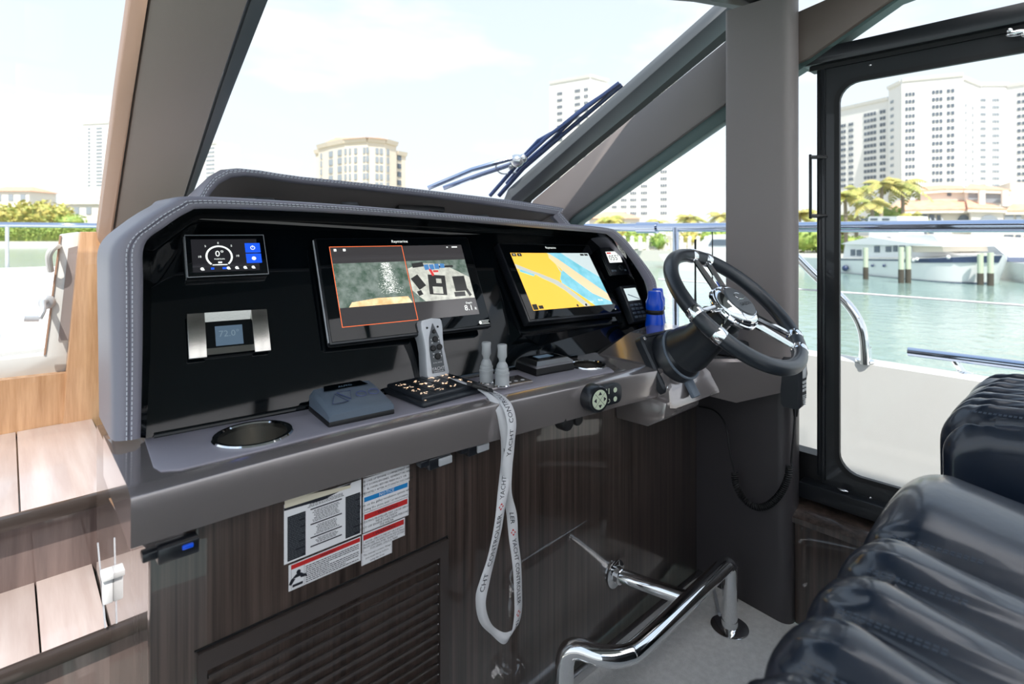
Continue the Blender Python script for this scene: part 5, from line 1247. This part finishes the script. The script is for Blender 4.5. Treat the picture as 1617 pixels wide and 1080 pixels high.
# round beige building
t = thing('apartment_building', 'rounded beige building with low terracotta roof behind the console', 'building', flat(570, 170))
pts = [(503, 178), (520, 172), (545, 166), (580, 163), (608, 166), (626, 172)]
for (a, da), (c, dc) in zip(pts, pts[1:]): facade(t, flat(a, da), flat(c, dc), zat(228, 168), -1, 'stucco_cream', 12)
facade(t, flat(626, 176), flat(641, 180), zat(246, 178), -1, 'stucco_cream', 10); facade(t, flat(498, 182), flat(508, 180), zat(242, 180), -1, 'stucco_cream', 10)
b = B(); e_ = [flat(u, d_ - 1.5) + V((0, 0, zat(225, 166) + .8)) for u, d_ in pts] + [flat(626, 186) + V((0, 0, zat(225, 166) + .8)), flat(503, 190) + V((0, 0, zat(225, 166) + .8))]
r_ = [flat(u, 178) + V((0, 0, zat(217, 178))) for u in (530, 540, 555, 575, 590, 600, 598, 535)]
b.loft([e_, r_]); obj('roof', b, 'terracotta', t, smooth=0)
zs = [zat(241 + 13.2 * k, 168) for k in range(5)]
for i, cols in enumerate(([(508, 1.0, 1)], [(523, 2.2, 1), (537, 2.2, 1)], [(546, .8, 1), (553, .7, 1), (562, 1.1, 1), (578, 2.4, 2)], [(595, 1.0, 1), (602, 1.0, 1)], [(612, 1.1, 1)])):
    windows(t, cols, flat(*pts[i]), flat(*pts[i + 1]), zs, 1.8, 'far_glass_pale')
windows(t, [(630, 1.7, 1)], flat(626, 176), flat(641, 180), [zat(250 + 13 * k, 178) for k in range(4)], 1.6, 'far_glass')
# left tower
t = thing('apartment_tower', 'white tower left of the centre windscreen mullion', 'building', flat(150, 300))
facade(t, flat(131, 300), flat(172, 296), zat(196, 298), -1, 'tower_white')
windows(t, [(141, 1.9, 2), (157, 4.2, 4)], flat(131, 300), flat(172, 296), [zat(203 + 5.6 * k, 298) for k in range(17)], 1.0, 'far_glass_pale')
t = thing('apartment_tower', 'pale tower peeping between the mullion and the console brow', 'building', flat(335, 280))
facade(t, flat(318, 280), flat(342, 276), zat(228, 278), -1, 'tower_white'); windows(t, [(330, 4, 3), (337, 2, 2)], flat(318, 280), flat(342, 276), [zat(234 + 6.5 * k, 278) for k in range(11)], 1.0, 'far_glass_pale')

# --- villa
VC = flat(1500, 56); vd = V((math.sin(YAW + .55), math.cos(YAW + .55), 0)); 
def vp(zx, zy, off=0): return P_(1316 + zx * .1862, 270 + zy * .1862, VC + vd * off, vd)
vl = thing('villa', 'white waterfront villa with terracotta tiled roofs behind the moored boats', 'building', vp(1300, 700))
def vwall(x0, y0, x1, y1, off=0, th=6, m='stucco', nm='wall_section'):
    b = B(); b.prism([vp(x0, y1, off), vp(x1, y1, off), vp(x1, y0, off), vp(x0, y0, off)], vd * th); return obj(nm, b, m, vl, smooth=0)
vwall(480, 335, 1170, 760, 1, 7); vwall(1170, 310, 1440, 760, -.5, 8); vwall(1440, 340, 2000, 760, .5, 8); vwall(740, 165, 1500, 300, 4, 6); vwall(1120, 160, 1500, 300, 3.2, 6); vwall(1500, 95, 2000, 330, 8, 8, 'stucco_cream')
vwall(1440, 690, 2000, 720, -2, 2.4, nm='terrace')
def vroof(eave, ridge, o0, o1):
    b = B(); E = [vp(x, y, o0) for x, y in eave]; R = [vp(x, y, o1) for x, y in ridge]
    E2 = [e + V((0, 0, -.18)) for e in E]
    b.bm.faces.new([b.bm.verts.new(p) for p in E + R[::-1]]); b.bm.faces.new([b.bm.verts.new(p) for p in [E2[0], E2[-1], E[-1], E[0]]])
    bk = R[0] + vd * 4 - V((0, 0, 1.4)), R[-1] + vd * 4 - V((0, 0, 1.4)); b.bm.faces.new([b.bm.verts.new(p) for p in [R[0], R[-1], bk[1], bk[0]]])
    obj('roof', b, 'terracotta', vl, smooth=0)
    b = B(); b.prism([E2[0], E2[-1], E2[-1] - V((0, 0, .22)), E2[0] - V((0, 0, .22))], vd * .3); obj('cornice', b, 'stucco', vl, smooth=0)
vroof([(450, 335), (960, 322)], [(540, 255), (900, 222)], .3, 5); vroof([(960, 322), (1460, 322)], [(900, 222), (1120, 228)], .3, 5); vroof([(1140, 312), (1470, 318)], [(1120, 228), (1330, 275)], -.8, 4); vroof([(1460, 335), (2000, 330)], [(1520, 275), (2000, 290)], .2, 4)
vroof([(740, 165), (930, 150)], [(760, 130), (905, 117)], 3.6, 8); vroof([(930, 150), (1120, 150)], [(905, 117), (1090, 122)], 3.6, 8); vroof([(1110, 150), (1510, 160)], [(1160, 105), (1330, 125)], 2.8, 7)
vroof([(1310, 590), (1420, 590)], [(1330, 545), (1400, 552)], -2, 0)
def vwin(x0, y0, x1, y1, off, arch=False, m='far_glass'):
    b = B()
    P = [vp(x0, y1, off), vp(x1, y1, off), vp(x1, y0, off), vp(x0, y0, off)]
    if arch:
        c = (P[0] + P[1]) / 2; R = (P[1] - P[0]) / 2; b.prism([P[0], P[1]] + [c + R * math.cos(k * PI / 10) + V((0, 0, (P[3] - P[0]).length * math.sin(k * PI / 10))) for k in range(1, 10)], vd * .3)
    else: b.prism(P, vd * .3)
    w = obj('window', b, m, vl, smooth=0)
for x0, y0, x1, y1 in ((720, 370, 795, 560), (812, 370, 858, 560), (880, 375, 910, 440)): vwin(x0, y0, x1, y1, .85)
vwin(1050, 370, 1165, 440, .85, True); vwin(1230, 375, 1410, 445, -.65, True, 'far_glass_pale')
for x0, x1 in ((1450, 1528), (1550, 1592), (1625, 1680)): vwin(x0, 375, x1, 440, .35, m='far_glass_pale'); vwin(x0, 540, x1, 690, .35)
vwin(1145, 185, 1245, 245, 3.1, m='far_glass_pale'); vwin(1290, 195, 1440, 270, 3.1, m='far_glass_pale'); vwin(965, 180, 1000, 212, 3.9); vwin(1330, 600, 1350, 640, -.65); vwin(1395, 600, 1415, 680, -.65)
for x in (1250, 1265, 1445, 1460): b = B(); b.tube([vp(x, 300, 2.4), vp(x, 165, 2.4)], .22, 10); obj('pillar', b, 'stucco', vl)

# --- moored boats
def boat(name, label, u0, v0, u1, v1, build):
    D0, D1 = -(ZW - EYE.z) * FP / (v0 - HY), -(ZW - EYE.z) * FP / (v1 - HY)
    p0, p1 = D_(u0, v0, D0), D_(u1, v1, D1); a = (p1 - p0); a.z = 0; a.normalize(); n = V((-a.y, a.x, 0))
    if n.dot(V((p0.x, p0.y, 0))) < 0: n = -n
    t = thing(name, label, 'boat', p0); build(t, p0, a, n, lambda zx, zy, off=0: P_(1316 + zx * .1862, 270 + zy * .1862, p0 + n * off, n)); return t
def hull_loft(t, q, stern, sheer, water, beam, n, m='hull_white', name='hull'):
    rings = []
    k_ = len(sheer)
    for i in range(k_):
        s = i / (k_ - 1); w = beam * (1 if s < .45 else max(.02, 1 - ((s - .45) / .55) ** 2))
        T = q(*sheer[i]); W_ = q(*water[i]); off = beam / 2 - w / 2
        W2 = V((W_.x, W_.y, ZW - .1)); tb = W_.lerp(T, 1)
        rings.append([T + n * off, W2 + n * (off + w * .06), W2 + n * (off + w * .94), V((T.x, T.y, T.z)) + n * (off + w)])
    b = B(); b.loft(rings); obj(name, b, m, t, smooth=60)
    return rings
def hull_stripe(t, rings, n, f0, f1, i0, i1, name, m):
    b = B(); b.loft([[rings[i][0].lerp(rings[i][1], f) - n * o for f, o in ((f0(i), .05), (f1(i), .05))] for i in range(i0, i1)], False, False); obj(name, b, m, t, smooth=0)
def b1(t, p0, a, n, q):
    sheer = [(-260, 735), (60, 740), (350, 742), (600, 742), (800, 735), (950, 725), (1080, 716), (1165, 712)]
    water = [(-260, 850), (60, 862), (350, 890), (600, 915), (800, 935), (950, 950), (1010, 957), (1040, 962)]
    rg = hull_loft(t, q, 0, sheer, water, 4.2, n); hull_stripe(t, rg, n, lambda i: .03, lambda i: .12 + .02 * i, 3, 8, 'sheer_stripe', 'hull_navy'); hull_stripe(t, rg, n, lambda i: .05, lambda i: .11, 1, 4, 'sheer_stripe', 'hull_navy'); hull_stripe(t, rg, n, lambda i: .90, lambda i: .99, 0, 8, 'boot_stripe', 'hull_navy')
    b = B(); b.prism([q(80, 735, .3), q(100, 620, .3), q(640, 620, .3), q(660, 735, .3)], n * 3.4); obj('cabin', b, 'hull_white', t, smooth=0)
    b = B(); b.prism([q(60, 620, .0), q(120, 600, .0), q(310, 560, .0), q(660, 610, .0), q(900, 625, .2), q(930, 640, .2), q(640, 632, .0)], n * 4.0); obj('boat_deck', b, 'hull_white', t, smooth=0)
    b = B(); b.prism([q(480, 560, .4), q(640, 535, .4), q(850, 545, .4), q(930, 630, .4), q(560, 625, .4)], n * 3.2); obj('pilot_roof', b, 'hull_white', t, smooth=0)
    b = B(); b.prism([q(650, 632, .5), q(920, 635, .5), q(930, 685, .5), q(660, 690, .5)], n * 3.0); obj('canvas_screen', b, 'stucco_cream', t, smooth=0)
    b = B(); b.prism([q(640, 735, .4), q(1160, 712, 1.9), q(930, 680, 1.0), q(660, 688, .4)], n * 1.8); obj('fore_cabin', b, 'hull_white', t, smooth=0)
    for x0, y0, x1, y1 in ((145, 665, 180, 718), (195, 668, 232, 720), (250, 668, 270, 715), (345, 635, 388, 690), (442, 638, 486, 686), (505, 632, 538, 684), (556, 630, 600, 684)):
        b = B(); b.prism([q(x0, y1, .25), q(x1, y1, .25), q(x1, y0, .25), q(x0, y0, .25)], n * .1); obj('window', b, 'far_glass', t, smooth=0)
    b = B(); b.prism([q(290, 440, 1), q(300, 385, 1), q(540, 385, 1), q(550, 440, 1)], n * 2.2); obj('fly_bridge', b, 'hull_white', t, smooth=0)
    b = B(); b.prism([q(300, 560, 1), q(310, 440, 1), q(540, 440, 1), q(560, 560, 1)], n * 1.8); obj('fly_bridge_base', b, 'hull_white', t, smooth=0)
    for x0, x1 in ((312, 370), (412, 470), (235, 285)):
        b = B(); b.prism([q(x0, 420, .95), q(x1, 420, .95), q(x1, 402, .95), q(x0, 402, .95)], n * .1); obj('window', b, 'far_glass', t, smooth=0)
    for x, y in ((330, 803), (428, 803), (100, 825)):
        b = B(); b.ball(q(x, y, -.02), .09 if y < 820 else .2); obj('port_hole', b, 'hull_navy', t)
    for x, y in ((680, 758), (708, 748), (975, 730)):
        b = B(); b.ball(q(x, y, .0), .10); obj('fender_eye', b, 'white_print', t)
boat('motor_yacht', 'white moored yacht with navy sheer stripe and side windows, right window', 1325, 431, 1510, 449, b1)
def b2(t, p0, a, n, q):
    sheer = [(1100, 770), (1300, 760), (1500, 775), (1700, 790), (2000, 800), (2300, 800)][::-1]
    water = [(1060, 905), (1300, 930), (1500, 945), (1700, 958), (2000, 975), (2300, 980)][::-1]
    hull_loft(t, q, 0, sheer, water, 4.4, n)
    b = B(); b.prism([q(1180, 768, .2), q(1215, 720, .6), q(1420, 718, .6), q(1500, 770, .2)], n * 2.5); obj('dark_deckhouse', b, 'hull_navy', t, smooth=0)
    b = B(); b.prism([q(1000, 760, .8), q(920, 650, .8), q(1010, 550, .8), q(1290, 570, .8), q(1440, 700, .8), q(1540, 765, .8)], n * 2.5); obj('cabin', b, 'hull_white', t, smooth=0)
    b = B(); b.prism([q(1030, 610, .75), q(1300, 620, .75), q(1290, 580, .75), q(1050, 575, .75)], n * .1); obj('windscreen', b, 'far_glass_pale', t, smooth=0)
    b = B()
    for x in (860, 900, 960): b.tube([q(x, 560, 1), q(x - 40, 400, 1)], .04, 6)
    obj('outrigger', b, 'silver_plastic', t)
boat('sport_boat', 'white sport boat moored behind the double pilings, far right', 1514, 436, 1617, 448, b2)
# hulls glimpsed beyond the wheel and console
def b3(t, p0, a, n, q):
    b = B(); Q = lambda u, v, off=0: P_(u, v, p0 + n * off, n)
    b.loft([[Q(1040, 402), Q(1060, 425), Q(1060, 425, 2.8), Q(1040, 402, 2.8)], [Q(1110, 398), Q(1110, 430), Q(1110, 430, 2.8), Q(1110, 398, 2.8)], [Q(1190, 396), Q(1190, 434), Q(1190, 434, 2.8), Q(1190, 396, 2.8)]]); obj('hull', b, 'hull_white', t)
    b = B(); b.prism([Q(1085, 398, .3), Q(1190, 396, .3), Q(1190, 368, .3), Q(1120, 371, .3)], n * 2); obj('cabin', b, 'hull_white', t, smooth=0)
    b = B(); b.prism([Q(1118, 388, .25), Q(1180, 388, .25), Q(1180, 378, .25), Q(1124, 378, .25)], n * .1); obj('window', b, 'far_glass', t, smooth=0)
boat('cabin_cruiser', 'small white cruiser moored behind the top of the steering wheel', 1040, 424, 1190, 433, b3)
# pilings
for u, v0, v1, l, g in ((1367, 391, 441, 'single wooden mooring pile before the yacht stern', 0), (1423, 390, 447, 'left pile of the close pair before the yacht', 0), (1434, 389, 447, 'right pile of the close pair before the yacht', 0), (1548, 401, 450, 'left pile of the cluster beside the yacht bow', 0), (1554, 400, 447, 'middle pile of the cluster beside the yacht bow', 0), (1564, 399, 451, 'right pile of the cluster beside the yacht bow', 0)):
    D = -(ZW - EYE.z) * FP / (v1 - HY); p = D_(u, v1, D); top = zat(v0, D); r = .13 if u != 1075 else .1
    t = thing('mooring_pile', l, 'post', (p.x, p.y, ZW - .2)); zm = ZW + (top - ZW) * .38
    b = B(); b.tube([(p.x, p.y, ZW - .3), (p.x, p.y, zm)], r * 1.1, 10); obj('stained_base', b, 'pile_base', t); b = B(); b.tube([(p.x, p.y, zm), (p.x, p.y, top)], r, 10); obj('shaft', b, 'pile_top', t)

# --- planting on the far bank
def leaf_cloud(c, r, n, size):
    b = B()
    for i in range(n):
        d_ = V((random.gauss(0, 1), random.gauss(0, 1), random.gauss(0, 1))).normalized() * (random.random() ** .35)
        p = V(c) + V((d_.x * r[0], d_.y * r[1], d_.z * r[2])); x = V((random.gauss(0, 1), random.gauss(0, 1), random.gauss(0, .6))).normalized(); y = x.cross(V((random.gauss(0, 1), random.gauss(0, 1), random.gauss(0, 1)))).normalized(); s = size * random.uniform(.6, 1.4)
        b.face([p - x * s, p - y * s * .5, p + x * s, p + y * s * .5])
    return b
def bush(u, D, vt, vb, wpx, label, m='leaf', name='shrub', n=350, g=None):
    zt, zb_ = zat(vt, D), zat(vb, D); p = D_(u, HY, D); w = wpx * D / FP / 2; t = thing(name, label, name, (p.x, p.y, zb_), group=g)
    h = (zt - zb_)
    b = B(); b.ball((p.x, p.y, zb_ + h * .5), (w * .72, w * .72, h * .40), u=14, v=8); obj('inner_growth', b, m, t)
    obj('foliage', leaf_cloud((p.x, p.y, zb_ + h * .52), (w, w, h * .52), n, max(.12, h * .09)), m, t, smooth=0)
    b = B(); b.tube([(p.x, p.y, -.85), (p.x, p.y, zb_ + h * .5)], max(.06, w * .06), 6); obj('stem', b, 'trunk', t)
def palm(u, D, vt, vb, label, cr=1.0, m='palm_leaf', g=None):
    p = D_(u, HY, D); zt = zat(vt, D); t = thing('palm_tree', label, 'palm', (p.x, p.y, -.8), group=g)
    lean = random.uniform(-.4, .4); top = V((p.x + lean, p.y, zt)); b = B(); b.tube(smooth_path([(p.x, p.y, -.9), (p.x + lean * .3, p.y, zt * .5), top], 5), [.17 - .005 * k for k in range(11)], 8); obj('trunk', b, 'trunk', t)
    for f in range(14):
        a = 2 * PI * f / 14 + random.uniform(-.2, .2); el = random.uniform(-.1, 1.0); L_ = cr * random.uniform(1.7, 2.3); h = V((math.cos(a), math.sin(a), 0)); pts = []
        for k in range(7):
            s = k / 6; pts.append(top + h * (L_ * s * math.cos(el * .7)) + V((0, 0, L_ * (math.sin(el) * s - .75 * s * s))))
        b = B(); sd = V((-h.y, h.x, 0))
        for k in range(6):
            for s in (-1, 1):
                for q_ in (0, .5):
                    A = pts[k].lerp(pts[k + 1], q_); Bp = pts[k].lerp(pts[k + 1], min(1, q_ + .38)); w = .52 * cr * math.sin(PI * min(1, (k + q_ + .8) / 6.6)) + .05
                    b.face([A, Bp, Bp + sd * s * w * .9 - V((0, 0, w * .55)) + h * .12, A + sd * s * w - V((0, 0, w * .62)) + h * .14])
        obj('frond', b, m, t, smooth=0)
random.seed(21)
G = 'trees on the far bank'
for a in ((1336, 46, 309, 0, 'golden palm nearest the window frame, before the villa', .95, 'leaf_gold'), (1352, 50, 300, 0, 'broad yellow palm second from the window frame', 1.0, 'leaf_gold'), (1391, 47, 288, 0, 'tall green palm left of the villa roof', .95, 'palm_leaf'), (1426, 48, 289, 0, 'tall palm overlapping the villa roof edge', 1.05, 'palm_leaf'), (1378, 44, 318, 0, 'short palm low between the tall palms', .8, 'palm_leaf'), (1442, 44, 340, 0, 'small bright palm beneath the villa eave', .6, 'leaf_gold'),
          (1090, 70, 345, 0, 'green palm beyond the guard rail left of the column', 1.3, 'palm_leaf'), (1137, 66, 340, 0, 'palm partly hidden by the leather column', 1.1, 'palm_leaf'), (1262, 60, 338, 0, 'palm seen through the narrow pane beside the column', 1.2, 'palm_leaf'), (962, 90, 345, 0, 'golden palm under the middle tower', 1.5, 'leaf_gold'), (1035, 80, 350, 0, 'palm before the foot of the middle tower', 1.3, 'palm_leaf')):
    palm(*a[:5], cr=a[5], m=a[6])
for a in ((1040, 52, 368, 394, 30, 'round bright green shrub above the console corner', 'leaf'), (1005, 56, 362, 398, 46, 'low green shrub directly right of the black surround', 'leaf'), (1088, 52, 362, 396, 40, 'green shrub behind the rail post', 'leaf_gold'), (1125, 52, 355, 398, 50, 'dark shrub against the leather column', 'leaf'), (975, 62, 350, 390, 50, 'golden shrub behind the console top corner', 'leaf_gold'),
          (1268, 48, 352, 400, 70, 'green shrub through the narrow pane, top', 'leaf'), (1300, 50, 368, 402, 60, 'dark shrub hidden partly by the window mullion', 'leaf'), (1345, 48, 372, 400, 60, 'shrub behind the yacht stern', 'leaf'), (1330, 52, 335, 372, 70, 'shrub below the golden palms', 'leaf_gold'), (1400, 50, 325, 372, 60, 'leafy tree below the green palms', 'leaf')):
    bush(*a[:6], m=a[6])
hedge = thing('hedge', 'long clipped green hedge on the left bank beneath the rail', 'hedge', gp(60, 105))
for i, u in enumerate(range(-40, 190, 12)):
    p = gp(u, 104, -.5); obj('foliage', leaf_cloud((p.x, p.y, 1.2), (1.1, 1.1, 1.2), 90, .28), 'leaf', hedge, smooth=0)
b = B(); b.prism([gp(-60, 105, -.8), gp(190, 105, -.8), gp(190, 105, 2.0), gp(-60, 105, 2.0)], (0, 1.5, 0)); obj('core', b, 'leaf', hedge, smooth=0)
for u, vt, w, l, m in ((8, 322, 44, 'gold-green tree at the left edge above the hedge', 'leaf_gold'), (38, 318, 36, 'autumn coloured tree left of the pair above the hedge', 'leaf_gold'), (70, 317, 44, 'rounded golden tree mid left above the hedge', 'leaf_gold'), (98, 322, 34, 'golden tree next to the white house by the mullion', 'leaf_gold'), (112, 338, 46, 'green bush right of the golden trees', 'leaf')):
    bush(u, 112, vt, 362, w, l, m, 'tree', 300)
def house(u0, u1, vt, D, label, m='stucco', roofm='terracotta', nw=4):
    t = thing('house', label, 'house', flat((u0 + u1) / 2, D)); a, c = flat(u0, D), flat(u1, D); dd = (c - a).normalized(); n_ = V((-dd.y, dd.x, 0)); n_ = n_ if n_.dot(a) > 0 else -n_; zt = zat(vt, D)
    b = B(); b.prism([(a.x, a.y, -.9), (c.x, c.y, -.9), (c.x, c.y, zt), (a.x, a.y, zt)], n_ * 8); obj('wall_section', b, m, t, smooth=0)
    b = B(); o = n_ * -.6; E = [a + o - dd * .6 + V((0, 0, zt)), c + o + dd * .6 + V((0, 0, zt)), c + n_ * 8.6 + dd * .6 + V((0, 0, zt)), a + n_ * 8.6 - dd * .6 + V((0, 0, zt))]; mid_ = n_ * 4 + V((0, 0, zt + 1.4)); R = [a + mid_ + dd * 2.5, c + mid_ - dd * 2.5, c + mid_ - dd * 2.5 + n_ * .05, a + mid_ + dd * 2.5 + n_ * .05]; b.loft([E, R]); obj('roof', b, roofm, t, smooth=0)
    L_ = (c - a).length
    for k in range(nw):
        q = a + dd * L_ * (k + .5) / nw; b = B(); b.box((0, 0, 0), (1.2, .2, 1.6), frame(q - n_ * .05 + V((0, 0, zt - 1.6)), dd, (0, 0, 1)) @ Matrix.Rotation(PI / 2, 4, 'X')); obj('window', b, 'far_glass_pale', t, smooth=0)
house(-30, 46, 302, 135, 'pale house with tiled roof behind the left trees')
house(92, 170, 322, 125, 'white low house beside the centre mullion', roofm='stucco')
house(650, 760, 320, 140, 'low house hidden behind the console brow'); house(940, 1010, 345, 100, 'low pale house below the middle tower')
fn_ = thing('garden_fence', 'low white balustrade on the bank behind the shrubs', 'fence', gp(1060, 50))
for i in range(14):
    p = gp(985 + i * 13, 53 - i * .25, ZW + 1); b = B(); b.box((p.x, p.y, ZW + 1.5), (.28, .28, 1.1)); b.ball((p.x, p.y, ZW + 2.15), .2, u=8, v=6); obj('post', b, 'stucco', fn_)
a, c = gp(985, 53.2, 0), gp(1160, 49.8, 0); b = B(); b.prism([(a.x, a.y, ZW + 1.1), (c.x, c.y, ZW + 1.1), (c.x, c.y, ZW + 1.75), (a.x, a.y, ZW + 1.75)], (0, .15, 0)); obj('rail_panel', b, 'stucco', fn_, smooth=0)

# tidy: unlinked leftovers
for m_ in [m for m in bpy.data.meshes if m.users == 0]: bpy.data.meshes.remove(m_)
